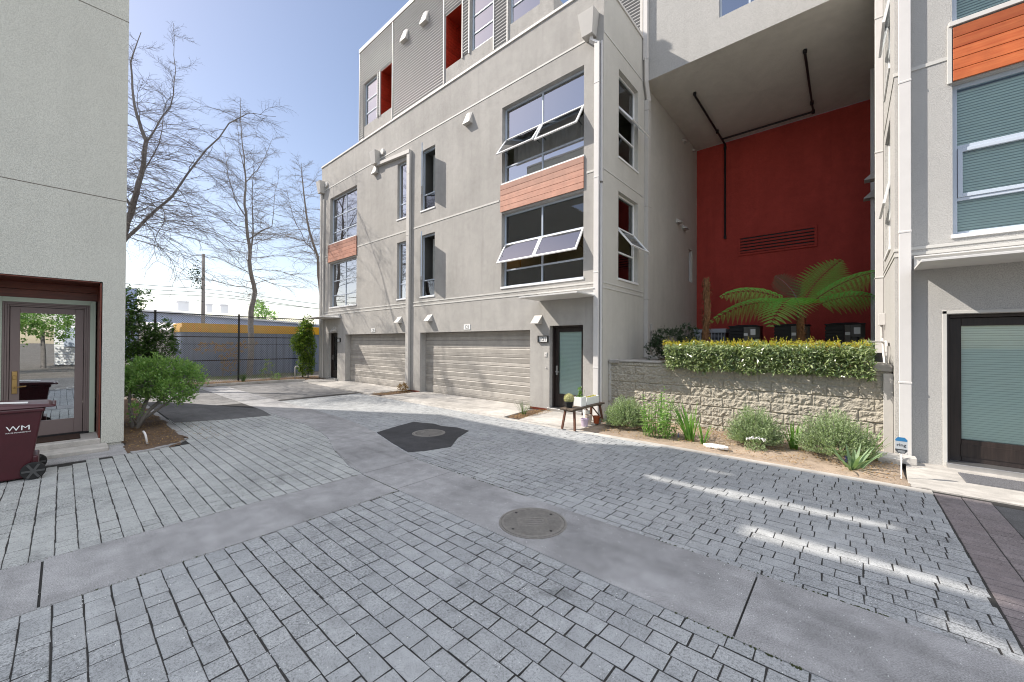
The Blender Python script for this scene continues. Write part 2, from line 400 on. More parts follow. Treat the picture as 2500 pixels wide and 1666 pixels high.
pavers('courtyard_paving', 'paver', -4.27, 3.2, -4, 2.83)
pavers('courtyard_paving', 'paver', -13.6, .80, 3.64, 7.12, keep=lambda x, y: y > lerp_line(BR, x) - .12 or x > -5.2)
# red border pavers, laid across
mb = MB()
for cx in (.815, 1.052):
    y = 1.2
    while y < 7.15:
        mb.box(cx, cx + .23, y, y + .112, -.03, U(-.001, .002)); y += .118
struct(mb, 'border_paving', 'paver_r', bevel=.004)

def slab(pts, mb, z0, z1, mi=0): mb.prism([(x, y, z0) for x, y in pts], (0, 0, z1 - z0), mi)
mb = MB()
for a, b in ((-8, -3.2), (-3.186, -.1), (-.085, 2.768)): slab([(-5.17, a), (-4.23, a), (-4.26 if b > 2 else -4.23, b), (-5.2 if b > 2 else -5.17, b)], mb, -.03, .006)
for a, b in ((-5.19, -4.332), (-4.32, -.557), (-.543, .806)): slab([(a, 2.78), (b, 2.78), (b, 3.69), (a, 3.69)], mb, -.03, .006)
def rng(pts, x0, x1):
    xs = sorted({x0, x1, *[p[0] for p in pts if x0 < p[0] < x1]}); return [(x, lerp_line(pts, x)) for x in xs]
for x0, x1 in ((-7.39, -5.202), (-11.2, -7.402), (-16, -11.212), (-20, -16.012)):
    slab(rng(BL, x0, x1) + rng(BR, x0, x1)[::-1], mb, -.03, .006)
struct(mb, 'concrete_strip', 'strip')
# moss in the strip's edges
mb = MB()
def moss(x0, y0, x1, y1, n, wd=.02):
    for _ in range(n * 3):
        t = abs(sin(R() * 9 + x0 * 3)) ; x = x0 + (x1 - x0) * t + U(-.008, .008); y = y0 + (y1 - y0) * t + U(-.008, .008); r = U(.003, .010)
        mb.lathe((x, y, 0), [(r * U(.8, 1.5), -.01), (r * .8, .003 + r * .15), (r * .2, .005 + r * .3)], 6)
moss(-5.14, -1, -5.19, 2.7, 150); moss(-4.24, .1, -4.27, 2.7, 60); moss(-5.2, 2.78, -4.3, 2.77, 40); moss(-5.4, 3.73, -3, 3.7, 60); moss(-1.4, 3.7, .2, 3.7, 40); moss(-5.2, 2.8, -6.6, 3.06, 60); moss(-.9, 2.78, -.2, 2.78, 20)
tag(build(mb, 'moss', 'moss', smooth=True), 'low green moss growing along the edges of the concrete strips', 'moss', kind='stuff')
mb = MB()
for _ in range(2600):
    x, y = U(-5, 1.5), U(-1, 4.5); r = U(.0012, .0035); mb.lathe((x, y, U(.0, .001) + (.006 if 2.78 < y < 3.69 else 0)), [(r, 0), (r * .7, r)], 5)
tag(build(mb, 'grit', 'white'), 'tiny pale grit scattered over the paving in the foreground', 'grit', kind='stuff')
# asphalt: far court, patches, right drive
mb = MB(); slab([(-20.25, 1.62), (-12.3, 1.62), (-12.3, 3.2), (-13.5, 4.2), (-13.5, 7.5), (-20.25, 7.9)], mb, -.05, -.008); struct(mb, 'far_asphalt', 'asph3')
mb = MB(); slab([(-16.2, 1.66), (-11.7, 1.70), (-11.3, 2.6), (-11.1, 3.5), (-12.4, 3.62), (-14.2, 2.85), (-16.2, 2.1)], mb, -.03, .005); struct(mb, 'asphalt_patch', 'asph2')
mb = MB(); slab([(-7.37, 4.27), (-7.6, 4.9), (-7.73, 5.41), (-7.2, 5.6), (-6.87, 5.56), (-6.5, 5.7), (-6.08, 5.65), (-5.8, 5.1), (-5.38, 4.57), (-5.5, 4.1), (-5.66, 3.86), (-6.4, 4.02)], mb, -.03, .008); struct(mb, 'asphalt_patch', 'asph')
mb = MB(); slab([(1.285, -8), (9, -8), (9, 7.1), (1.285, 7.1)], mb, -.05, .001); struct(mb, 'drive_asphalt', 'asph2')
# kerb strip, aprons and slabs
mb = MB()
slab([(-13.4, 7.12), (.81, 7.12), (.81, 7.27), (-13.4, 7.27)], mb, -.05, .012)
struct(mb, 'kerb_strip', 'conc', bevel=.006)
mb = MB()
slab([(-12.3, 7.285), (-9.6, 7.285), (-9.6, 9.2), (-12.3, 9.2)], mb, -.05, .02); slab([(-9.588, 7.285), (-6.55, 7.285), (-6.72, 8.6), (-6.95, 8.7), (-6.95, 9.2), (-9.588, 9.2)], mb, -.05, .02)
slab([(-18.9, 7.4), (-13.15, 7.3), (-13.05, 9.2), (-18.3, 9.2)], mb, -.05, .02)
slab([(-6.05, 7.285), (-4.38, 7.285), (-4.38, 8.0), (-4.70, 8.75), (-4.9, 8.86), (-6.35, 8.86)], mb, -.05, .02)
slab([(-20.6, 7.6), (-19, 7.5), (-18.95, 8.85), (-20.5, 8.85)], mb, -.05, .02)
slab([(.60, 7.285), (6, 7.285), (6, 8.86), (.70, 8.86), (.66, 8.3)], mb, -.05, .02)
struct(mb, 'concrete_apron', 'conc', bevel=.006)
mb = MB(); slab([(-9.44, -2), (-9.02, -2), (-9.02, .72), (-9.44, .72)], mb, -.05, .012); slab([(-10, .5), (-9.44, .5), (-9.44, .74), (-10, .74)], mb, -.05, .012); struct(mb, 'walkway', 'strip', bevel=.005)
# planting beds
def bed(name, x0, x1, y0, y1, mat, z=.03, amp=.04, step=.09, keep=None):
    mb = MB(); nx = max(2, int((x1 - x0) / step)); ny = max(2, int((y1 - y0) / step)); idx = {}
    for i in range(nx + 1):
        for j in range(ny + 1):
            x = x0 + (x1 - x0) * i / nx; y = y0 + (y1 - y0) * j / ny; e = min(i, nx - i, j, ny - j)
            idx[i, j] = len(mb.v); mb.v.append((x, y, z + amp * noise.noise((x * 2.3, y * 2.3, z * 9)) + amp * .6 * noise.noise((x * 9, y * 9, 3)) - (amp * .8 if e == 0 else 0)))
    for i in range(nx):
        for j in range(ny):
            x = x0 + (x1 - x0) * (i + .5) / nx; y = y0 + (y1 - y0) * (j + .5) / ny
            if keep and not keep(x, y): continue
            mb.f.append((idx[i, j], idx[i + 1, j], idx[i + 1, j + 1], idx[i, j + 1])); mb.m.append(0)
    return struct(mb, name, mat, smooth=True)
bed('garden_bed', -4.39, .62, 7.265, 9.25, 'soil_p', .025)
bed('planting_bed', -6.8, -5.95, 7.29, 8.84, 'soil', .0, .03)
bed('planting_bed', -13.2, -12.2, 7.25, 8.9, 'soil', .0, .03)
bed('planting_bed', -17.4, -9.0, .70, 1.60, 'soil', .03, .05, keep=lambda x, y: not (x > -9.5 and y > 1.35 + (-9.0 - x) * .3))
bed('planting_bed', -22.3, -20.1, -2, 9.5, 'soil', .02, .06, .15)
bed('yard_earth', -32, -22.3, -3, 14, 'gnd', .0, .05, .4)
# bed curb of the left planting bed
def curb(pts, wd, h, name, mat):
    mb = MB(); pts = [V((x, y, 0)) for x, y in pts]; L = []; Q = []
    for k, p in enumerate(pts):
        t = (pts[min(k + 1, len(pts) - 1)] - pts[max(k - 1, 0)]).normalized(); n = V((-t.y, t.x, 0)); L.append(p + n * wd / 2); Q.append(p - n * wd / 2)
    for k in range(len(pts) - 1):
        a, b, c, d = L[k], L[k + 1], Q[k + 1], Q[k]; up = V((0, 0, h)); dn = V((0, 0, -.05))
        mb.hexa([a + dn, d + dn, c + dn, b + dn, a + up, d + up, c + up, b + up])
    return struct(mb, name, mat)
curb([(-17.4, 1.58)] + [(-17.4 + .6 * k, 1.58) for k in range(1, 12)] + [(-10.2, 1.58), (-9.8, 1.57), (-9.5, 1.51), (-9.27, 1.38), (-9.12, 1.2), (-9.03, 1.0), (-9.0, .76)], .11, .022, 'bed_curb', 'strip')
curb([(-20.2, -2 + k * 1.0) for k in range(9)] + [(-20.1, 7), (-19.9, 7.7)], .13, .10, 'fence_curb', 'conc')

# ============================================================ MAIN TOWNHOUSE (units 120 and 121)
D = 8.85; fy = FY(D)
def casement(parent, fn_y, u0, u1, v0, v1): # left-hinged sash swung 36 degrees out of the facade
    return sash(parent, (u0 + .05, fn_y - .02, v1 - .05), (u0 + .05 + (u1 - u0 - .1) * .81, fn_y - .02 - (u1 - u0 - .1) * .59, v1 - .05), (0, 0, -(v1 - v0 - .1)), .045, 'frame')
def downspout(parent, x, y, z0, z1, wd=.12, dp=.09, mat='pipe', shoe=None, straps=True):
    mb = MB(); mb.box(x, x + wd, y - dp, y, z0, z1)
    z = z0 + 1.2
    while straps and z < z1: mb.box(x - .006, x + wd + .006, y - dp - .006, y, z, z + .035); z += 2.4
    return build(mb, 'downspout', mat, parent, .006)
def scupper(parent, xc, y, z0, z1, w0=.30, w1=.46, dp=.3):
    mb = MB(); y0 = y - dp
    mb.hexa([(xc - w0 / 2, y - .22, z0), (xc + w0 / 2, y - .22, z0), (xc + w0 / 2, y, z0), (xc - w0 / 2, y, z0), (xc - w1 / 2, y0, z1), (xc + w1 / 2, y0, z1), (xc + w1 / 2, y, z1), (xc - w1 / 2, y, z1)])
    return build(mb, 'scupper_box', 'pipe', parent, .006)
def wedge_lamp(parent, xc, y, z0, z1, wd=.30, dp=.2, name='wall_lamp', mat='pipe', ax='y', sgn=-1):
    mb = MB(); P = (lambda u, d, z: (xc + u, y + sgn * d, z)) if ax == 'y' else (lambda u, d, z: (y + sgn * d, xc + u, z))
    h = wd / 2
    mb.prism([P(-h, 0, z1), P(-h, dp, z0 + .02), P(-h, dp, z0), P(-h, 0, z0)], V(P(h, 0, 0)) - V(P(-h, 0, 0)))
    o = build(mb, name, mat, parent, .004)
    return o
def vent_hood(parent, xc, y, zc, ax='y', sgn=-1, s=.17):
    mb = MB(); P = (lambda u, d, z: (xc + u, y + sgn * d, z)) if ax == 'y' else (lambda u, d, z: (y + sgn * d, xc + u, z))
    b = [P(-s, 0, zc - s), P(s, 0, zc - s), P(s, 0, zc + s * 1.2), P(-s, 0, zc + s * 1.2)]; f = [P(-s, .16, zc - s), P(s, .16, zc - s), P(s * .35, .05, zc + s * 1.2), P(-s * .35, .05, zc + s * 1.2)]
    mb.hexa([b[0], f[0], f[1], b[1], b[3], f[3], f[2], b[2]])
    return build(mb, 'vent_hood', 'pipe', parent, .003)
def canopy(parent, x0, x1, y, dp, z, side='l'):
    mb = MB()
    mb.box(x0, x1, y - dp, y, z, z + .035)
    o = build(mb, 'canopy', 'canopy', parent, .004)
    m2 = MB(); m2.box(x0, x1, y - .07, y, z + .037, z + .21); m2.box(x0, x1, y - .12, y - .072, z + .19, z + .21)
    k = x0 + .2
    while k < x1: m2.tube([(k, y - .073, z + .12), (k, y - .09, z + .12)], .018, n=8); k += .55
    build(m2, 'bracket', 'canopy', o, .004); return o
def planks(parent, x0, x1, y, z0, z1, n, mat, th=.03, name='wood_panel'):
    mb = MB(); h = (z1 - z0) / n
    for i in range(n): mb.box(x0, x1, y - th, y - .002, z0 + i * h + .004, z0 + (i + 1) * h - .004)
    mb.box(x0 + .01, x1 - .01, y - .006, y - .001, z0 + .01, z1 - .01)
    return build(mb, name, mat, parent, .004)
def bigwin(parent, u0, u1, v0, v1, sashes=True, dep=.14, glass='glass'):
    um = (u0 + u1) / 2; a = v0 + (v1 - v0) * .235; b = v0 + (v1 - v0) * .595
    wn = window(parent, fy, u0, u1, v0, v1, dep, (um,), (a, b), glass=glass, skip=((0, 1), (1, 1)) if sashes else (), sill=.06)
    if sashes:
        for p, q in ((u0 + .05, um - .01), (um + .01, u1 - .05)):
            k = U(-.03, .03); sash(wn, (p, D + .1, b - .01), (q, D + .1, b - .01), (0, -.42 + k, -.62 - k * .6), glass='glass_a')
            ar = MB()
            for xx in (p + .1, q - .1): ar.tube([(xx, D + .16, b - .5), (xx, D - .15, b - .42)], .012, n=5)
            build(ar, 'stay_arm', 'black', wn)
    return wn
T1 = thing('townhouse_building', 'grey stucco townhouse block with two garage doors and corrugated metal top storey', 'building', (-12.7, 11, 0))
XL, XR = -20.92, -4.65
holes = [(-8.10, -5.21, 6.79, 9.16, .25), (-8.10, -5.21, 3.60, 5.86, .25), (-12.26, -11.41, 6.86, 9.14, .2), (-12.26, -11.40, 3.61, 5.93, .2), (-13.85, -13.12, 6.86, 9.13, .2), (-13.84, -13.12, 3.63, 5.92, .2),
         (-19.93, -17.18, 6.86, 9.19, .25), (-19.90, -17.16, 3.65, 5.87, .25), (-12.25, -6.96, -.1, 2.26, .3), (-18.20, -13.10, -.1, 2.26, .3), (-6.27, -5.21, -.1, 2.36, .25), (-20.0, -19.0, -.1, 2.36, .25)]
side_holes = [(9.71, 10.98, 6.90, 9.27, .2), (9.71, 10.98, 3.63, 5.97, .2), (15.79, 16.25, 4.30, 5.56, .12)]
ZP = 11.08
mb = MB()
wall(mb, fy, XL, XR, -.1, ZP, holes, 0)
wall(mb, FXp(XR), D, 11.4, -.1, ZP, side_holes[:2], 1); wall(mb, FXp(XR), 11.4, 16.84, -.1, 9.76, side_holes[2:], 1)
mb.quad((XL, D, -.1), (XL, 22, -.1), (XL, 22, ZP), (XL, D, ZP), 0); mb.quad((XL, 22, -.1), (XR, 22, -.1), (XR, 22, ZP), (XL, 22, ZP), 0)
mb.quad((XL, D, ZP - .02), (XR, D, ZP - .02), (XR, 22, ZP - .02), (XL, 22, ZP - .02), 0)
mb.quad((XR, 16.84, -.1), (XR, 22, -.1), (XR, 22, ZP), (XR, 16.84, ZP), 1); mb.quad((XR, 11.4, 9.76), (XR, 16.84, 9.76), (XR, 16.84, ZP), (XR, 11.4, ZP), 1)
build(mb, 'wall', ['stucco_grey', 'stucco_side'], T1)
# trims
mb = MB()
mb.box(XL - .02, XR + .02, D - .035, D + .12, ZP - .06, ZP + .02)
mb.box(XR - .1, XR + .03, D + .12, 11.3, ZP - .06, ZP + .02)
build(mb, 'parapet_flashing', 'flash', T1, .005)
mb = MB()
for z in (9.74, 6.27):
    hs = 12
    segs = [(XL + .3, -20.0), (-17.1, -13.0), (-12.7, -8.2), (-5.12, -4.86)] if z < 7 else [(XL + .3, -4.86)]
    for a, b in segs: mb.box(a, b, D - .012, D + .01, z, z + .055)
    mb.box(XR - .01, XR + .012, D + .02, 11.38, z, z + .045)
for z in (3.27, 3.40):
    for a, b in ((XL + .3, -13.0), (-12.7, -4.86)): mb.box(a, b, D - .012, D + .01, z, z + .045)
    mb.box(XR - .01, XR + .012, D + .02, 11.38, z, z + .04)
build(mb, 'belt_course', 'trim', T1, .003)
# base weep line
for a, b in ((-6.95, -6.28), (-5.2, -4.66), (-13.09, -12.26)): mb = MB(); mb.box(a, b, D - .012, D + .01, .0, .055); build(mb, 'base_flashing', 'mahog', T1)
# windows
w1 = bigwin(T1, -8.10, -5.21, 6.79, 9.16, glass='glass_u'); w2 = bigwin(T1, -8.10, -5.21, 3.60, 5.86)
w3 = window(T1, fy, -19.93, -17.18, 6.86, 9.19, .14, (-18.5,), (7.45, 8.25), glass='glass_b', sill=.06, rdep=1.4)
w4 = window(T1, fy, -19.90, -17.16, 3.65, 5.87, .14, (-18.5,), (4.25, 4.98), glass='glass_b', sill=.06, rdep=1.4)
planks(T1, -8.13, -5.19, D - .01, 5.91, 6.75, 5, 'cedar'); planks(T1, -20.08, -17.14, D - .01, 5.93, 6.82, 5, 'cedar')
for a, b, c, d in ((-12.26, -11.41, 6.86, 9.14), (-12.26, -11.40, 3.61, 5.93)):
    wn = window(T1, fy, a, b, c, d, .1, (), (c + .62,), skip=((0, 1),), sill=.05, rdep=1.2)
    casement(wn, D, a, b, c + .6, d)
    cu = MB()
    for k in range(12):
        x = a + .3 + k * .04; cu.quad((x, D + .35 + .03 * (k % 2), c + .05), (x + .04, D + .35 + .03 * ((k + 1) % 2), c + .05), (x + .04, D + .35 + .03 * ((k + 1) % 2), d - .1), (x, D + .35 + .03 * (k % 2), d - .1))
    build(cu, 'curtain', 'curtain', wn)
for a, b, c, d in ((-13.85, -13.12, 6.86, 9.13), (-13.84, -13.12, 3.63, 5.92)):
    window(T1, fy, a, b, c, d, .1, (), (c + .62,), glass='glass_b', sill=.05, rdep=1.0)
fs = FXp(XR)
for (c, d, hz) in ((6.90, 9.27, 8.37), (3.63, 5.97, 5.05)):
    wn = window(T1, fs, 9.71, 10.98, c, d, .11, (), (c + .76, hz), skip=((0, 1),), frame='frame_w', sill=.05)
    sash(wn, (XR - .08, 9.76, hz), (XR - .08, 10.93, hz), (.46, 0, -.58), .05, 'frame_w')
window(T1, fs, 15.79, 16.25, 4.30, 5.56, .06, frame='frame_w', glass='glass_b', rdep=.6)
# two corner rooms, seen through both the front and the side windows
for z0, z1 in ((3.4, 5.98), (6.7, 9.4)):
    mb = MB(); x0, x1, y0, y1 = -8.6, XR - .26, D + .27, 12.6
    mb.quad((x0, y1, z0), (x1, y1, z0), (x1, y1, z1), (x0, y1, z1)); mb.quad((x0, y0, z0), (x0, y1, z0), (x0, y1, z1), (x0, y0, z1))
    mb.quad((x0, y0, z0), (x1, y0, z0), (x1, y1, z0), (x0, y1, z0)); mb.quad((x0, y0, z1), (x1, y0, z1), (x1, y1, z1), (x0, y1, z1))
    mb.quad((-6.2, 10.9, z0), (-6.05, 10.9, z0), (-6.05, 10.9, z1), (-6.2, 10.9, z1)); mb.quad((x1, 11.0, z0), (x1, y1, z0), (x1, y1, z1), (x1, 11.0, z1))
    build(mb, 'room_interior', 'room', T1)
mb = MB()
for k in range(34):
    x = -8.05 + k * .084; mb.quad((x, D + .5 + .035 * (k % 2), 6.9), (x + .084, D + .5 + .035 * ((k + 1) % 2), 6.9), (x + .084, D + .5 + .035 * ((k + 1) % 2), 8.2), (x, D + .5 + .035 * (k % 2), 8.2))
build(mb, 'curtain', 'curtain', w1)
mb = MB(); mb.box(-8.0, -5.3, D + .3, D + .31, 5.6, 5.85); mb.box(-5.0, -4.99, 9.75, 10.95, 5.62, 5.95); build(mb, 'roller_shade', 'shade', w2)
# wall edges of the hall inside the windows
# garage doors
def garage_door(x0, x1, y, z0, z1, parent):
    mb = MB(); n = 8; h = (z1 - z0) / n; prof = []
    for i in range(n):
        z = z0 + i * h; prof += [(z, 0), (z + .018, -.012), (z + h * .36, -.012), (z + h * .40, -.004), (z + h * .45, -.014), (z + h - .022, -.014), (z + h - .004, 0)]
    for (za, ya), (zb, yb) in zip(prof, prof[1:]): mb.quad((x0, y + ya, za), (x1, y + ya, za), (x1, y + yb, zb), (x0, y + yb, zb))
    mb.box(x0, x1, y + .001, y + .04, z0, z1)
    return build(mb, 'garage_door', 'garage', parent)
garage_door(-12.24, -6.97, D + .28, .02, 2.26, T1); garage_door(-18.19, -13.11, D + .28, .02, 2.26, T1)
# glazed entrance doors of the two units
def entry_door(parent, fn, u0, u1, v0, v1, dep, fw, kick, dmat, blind=True, handle_u=None, sweep=.1):
    mb = MB(); d0 = dep
    fbox(mb, fn, u0, u0 + .045, v0, v1, d0 - .06, d0 + .05); fbox(mb, fn, u1 - .045, u1, v0, v1, d0 - .06, d0 + .05); fbox(mb, fn, u0 + .045, u1 - .045, v1 - .05, v1, d0 - .06, d0 + .05)
    a, b = u0 + .05, u1 - .05
    fbox(mb, fn, a, a + fw, v0 + .03, v1 - .055, d0, d0 + .045); fbox(mb, fn, b - fw, b, v0 + .03, v1 - .055, d0, d0 + .045)
    fbox(mb, fn, a + fw, b - fw, v1 - .055 - fw, v1 - .055, d0, d0 + .045); fbox(mb, fn, a + fw, b - fw, v0 + .03, v0 + kick, d0, d0 + .045)
    fbox(mb, fn, a + fw * .9, b - fw * .9, v0 + .1, v0 + kick - .07, d0 - .008, d0)
    dr = build(mb, 'door', dmat, parent, .005)
    gm = MB(); fbox(gm, fn, a + fw, b - fw, v0 + kick, v1 - .055 - fw, d0 + .018, d0 + .026); build(gm, 'pane', 'glass_v', dr)
    if blind:
        bm_ = MB(); z = v0 + kick + .01; top = v1 - .06 - fw
        while z < top:
            p = [fn(a + fw + .006, z, d0 + .046), fn(b - fw - .006, z, d0 + .046), fn(b - fw - .006, z + .031, d0 + .060), fn(a + fw + .006, z + .031, d0 + .060)]; bm_.quad(*p); z += .036
        build(bm_, 'blind', 'blind', dr)
        rb = MB(); fbox(rb, fn, a + fw - .01, b - fw + .01, v0 + kick - .01, top + .02, d0 + .075, d0 + .08); build(rb, 'backing', 'shade', dr)
    if handle_u:
        hm = MB(); fbox(hm, fn, handle_u - .025, handle_u + .025, v0 + .92, v0 + 1.18, d0 - .012, d0); fbox(hm, fn, handle_u - .012, handle_u + .012, v0 + 1.0, v0 + 1.03, d0 - .05, d0 - .012); fbox(hm, fn, handle_u - .012, handle_u + .12, v0 + 1.0, v0 + 1.025, d0 - .065, d0 - .05)
        build(hm, 'handle', 'steel', dr, .004)
    sm = MB(); fbox(sm, fn, u0 - .02, u1 + .02, v0 - .06, v0 + .03, d0 - .3, d0 + .05); build(sm, 'threshold', 'steel' if dmat == 'dkdoor' else 'trim', dr, .004)
    return dr
entry_door(T1, fy, -6.27, -5.21, .07, 2.36, .2, .115, .40, 'dkdoor', True, -6.16)
entry_door(T1, fy, -20.0, -19.0, .07, 2.36, .2, .115, .40, 'dkdoor', True, -19.9)
canopy(T1, -6.63, -4.83, D - .003, .92, 3.07); canopy(T1, -20.6, -18.70, D - .003, .92, 3.07)
# downspouts with scuppers
downspout(T1, -4.86, D - .014, .05, 9.5, .14, .09, 'pipe_w'); scupper(T1, -5.0, D - .002, 9.7, 10.28)
mb = MB(); mb.tube([(-4.95, D - .1, 9.72), (-4.95, D - .1, 9.6), (-4.8, D - .06, 9.48)], .06, n=4); build(mb, 'downspout_elbow', 'pipe_w', T1)
mb = MB(); mb.box(-4.70, XR + .0, D - .06, D - .013, 5.95, 9.5); mb.box(-4.70, XR, D - .06, D - .013, .05, 5.9)
build(mb, 'corner_strip', 'pipe_w', T1, .004)
downspout(T1, -13.06, D - .01, .05, 9.36, .20, .10); scupper(T1, -15.35, D - .002, 9.52, 10.06)
mb = MB(); mb.hexa([(-15.3, D - .13, 9.46), (-12.87, D - .13, 9.25), (-12.87, D - .01, 9.25), (-15.3, D - .01, 9.46), (-15.3, D - .13, 9.58), (-12.87, D - .13, 9.40), (-12.87, D - .01, 9.40), (-15.3, D - .01, 9.58)]); build(mb, 'gutter_channel', 'pipe', T1, .005)
mb = MB(); mb.tube([(-14.95, D, 9.98), (-14.95, D - .07, 9.98)], .13, n=14); mb.tube([(-20.3, D, 10.0), (-20.3, D - .07, 10.0)], .13, n=14); build(mb, 'overflow_pipe', 'flash', T1, .004)
downspout(T1, -20.86, D - .01, .05, 9.6, .14, .1); scupper(T1, -20.72, D - .002, 9.62, 10.22); downspout(T1, -20.62, D - .01, .05, 9.3, .1, .07)
# lamps, vents, numbers, bells
for x in (-13.6, -11.64): wedge_lamp(T1, x, D, 2.66, 2.92, .28, .2)
wedge_lamp(T1, -6.66, D, 2.42, 2.67, .28, .2); wedge_lamp(T1, -19.25, D, 2.42, 2.67, .28, .2)
for x, z in ((-9.6, 9.36), (-15.5, 9.36)): vent_hood(T1, x, D, z)
def plate(parent, s, xc, y, zc, wd, h, frame=None, size=.13):
    mb = MB(); mb.box(xc - wd / 2, xc + wd / 2, y - .015, y, zc - h / 2, zc + h / 2, 0)
    if frame:
        for a, b, c, d in ((-wd / 2 - .02, wd / 2 + .02, h / 2, h / 2 + .022), (-wd / 2 - .02, wd / 2 + .02, -h / 2 - .022, -h / 2), (-wd / 2 - .02, -wd / 2, -h / 2, h / 2), (wd / 2, wd / 2 + .02, -h / 2, h / 2)): mb.box(xc + a, xc + b, y - .05, y, zc + c, zc + d, 1)
    text_mb(mb, s, size, (xc, y - .016, zc - .005), (1, 0, 0), (0, 0, 1), 1, .002, sx=.95)
    return build(mb, 'house_number', ['white', 'ink'], parent)
plate(T1, '121', -9.63, D, 2.41, .30, .17, None, .17); plate(T1, '120', -15.65, D, 2.41, .30, .17, None, .17)
plate(T1, '121', -6.48, D, 1.99, .31, .15, True, .15); plate(T1, '120', -18.82, D, 1.99, .31, .15, True, .15)
mb = MB(); mb.box(-6.44, -6.35, D - .015, D, 1.50, 1.62); mb.tube([(-6.38, D - .02, 1.19), (-6.38, D, 1.19)], .02, n=10); mb.tube([(-6.395, D - .03, 1.57), (-6.395, D - .014, 1.57)], .016, n=8)
build(mb, 'door_bell', 'flash', T1, .003)
# ---- top storey
ZT = 15.25; X0, X1 = -17.0, -6.2; YT = D + .02; ft = FY(YT)
th = [(-16.60, -15.44, 11.67, 13.6, .15), (-15.22, -14.30, 11.67, 13.58, .7), (-10.88, -9.98, 11.66, 13.56, .7), (-9.55, -8.50, 11.63, 13.6, .15), (-7.83, -6.68, 11.62, 13.6, .15)]
mb = MB(); wall(mb, ft, X0, -8.46, ZP - .03, ZT, th[:4])
XM = -8.46; ZB = 13.75
wall(mb, ft, XM, X1, ZP - .03, ZB, th[4:])
for x in (X0, XM): mb.quad((x, YT, ZP - .03), (x, 18, ZP - .03), (x, 18, ZT), (x, YT, ZT))
mb.quad((X0, YT, ZT), (XM, YT, ZT), (XM, 18, ZT), (X0, 18, ZT)); mb.quad((X0, 18, ZP), (XM, 18, ZP), (XM, 18, ZT), (X0, 18, ZT))
mb.quad((X1, YT, ZP - .03), (X1, YT + .34, ZP - .03), (X1, YT + .34, ZB), (X1, YT, ZB)); mb.quad((XM, YT, ZB), (X1, YT, ZB), (X1, YT + .34, ZB), (XM, YT + .34, ZB)); mb.quad((XM, YT + .34, ZP - .03), (X1, YT + .34, ZP - .03), (X1, YT + .34, ZB), (XM, YT + .34, ZB))
build(mb, 'upper_wall', 'stucco_grey', T1)
def corr(mb, x0, x1, z0, z1, y, pitch=.105, amp=.03):
    n = int((z1 - z0) / pitch * 8); pv = None
    for k in range(n + 1):
        z = z0 + (z1 - z0) * k / n; yy = y - amp * (.5 + .5 * sin(2 * pi * (z - 11) / pitch)) - .004
        if pv: mb.quad((x0, pv[1], pv[0]), (x1, pv[1], pv[0]), (x1, yy, z), (x0, yy, z))
        pv = (z, yy)
mb = MB(); zl = 11.13
for a, b, c, d in ((-16.97, -14.3, 13.62, 15.2), (-16.97, -16.64, zl, 13.62), (-15.42, -15.25, 11.68, 13.62), (-14.2, -10.97, zl, 15.2), (-10.92, -8.5, 13.6, 15.2), (-9.94, -9.62, 11.68, 13.6), (-8.44, -7.92, zl, 13.6)): corr(mb, a, b, c, d, YT)
corr(mb, -8.4, XR - .06, ZP - .02, 13.0, 11.39)
build(mb, 'corrugated_cladding', 'corr', T1, smooth=True)
mb = MB()
for x, za, zb in ((-17.0, zl, ZT), (-14.27, zl, ZT), (-10.95, zl, ZT), (-9.96, 11.6, 13.6), (-9.62, 11.6, 13.62), (-8.48, zl, 13.62), (-7.9, zl, 13.62), (-15.25, 11.65, 13.6), (-15.44, 11.65, 13.6)): mb.box(x - .022, x + .022, YT - .045, YT - .001, za, zb)
mb.box(X0 - .03, -8.42, YT - .06, YT + .1, ZT - .06, ZT + .1); mb.box(-8.40, X1 + .03, YT - .06, YT + .3, ZB, ZB + .05); mb.box(XR - .1, XR - .02, 11.34, 11.39, ZP, 13.0)
build(mb, 'cladding_trim', 'flash', T1, .004)
for a, b in ((-15.22, -14.30), (-10.88, -9.98)):
    mb = MB(); n = 16; z0, z1 = 11.67, 13.57; h = (z1 - z0) / n
    for k in range(n):
        za, zb = z0 + k * h + .003, z0 + (k + 1) * h - .003
        mb.box(a + .001, b - .001, YT + .67, YT + .695, za, zb); mb.box(a + .001, a + .025, YT + .01, YT + .668, za, zb); mb.box(b - .025, b - .001, YT + .01, YT + .668, za, zb)
    mb.box(a + .026, b - .026, YT + .01, YT + .668, z1 - .02, z1 - .001)
    build(mb, 'wood_niche', 'cedar_r', T1, .003)
for a, b in ((-16.60, -15.44), (-9.55, -8.50)): window(T1, ft, a, b, 11.67, 13.6, .06, (), (12.24, 12.84), glass='glass_b', rdep=1.0)
window(T1, ft, -7.83, -6.68, 11.62, 13.6, .06, (), (12.2, 12.85), glass='glass_b', rdep=.33)
for x, z in ((-13.35, 14.08), (-12.05, 14.08)): vent_hood(T1, x, YT - .02, z, s=.2)

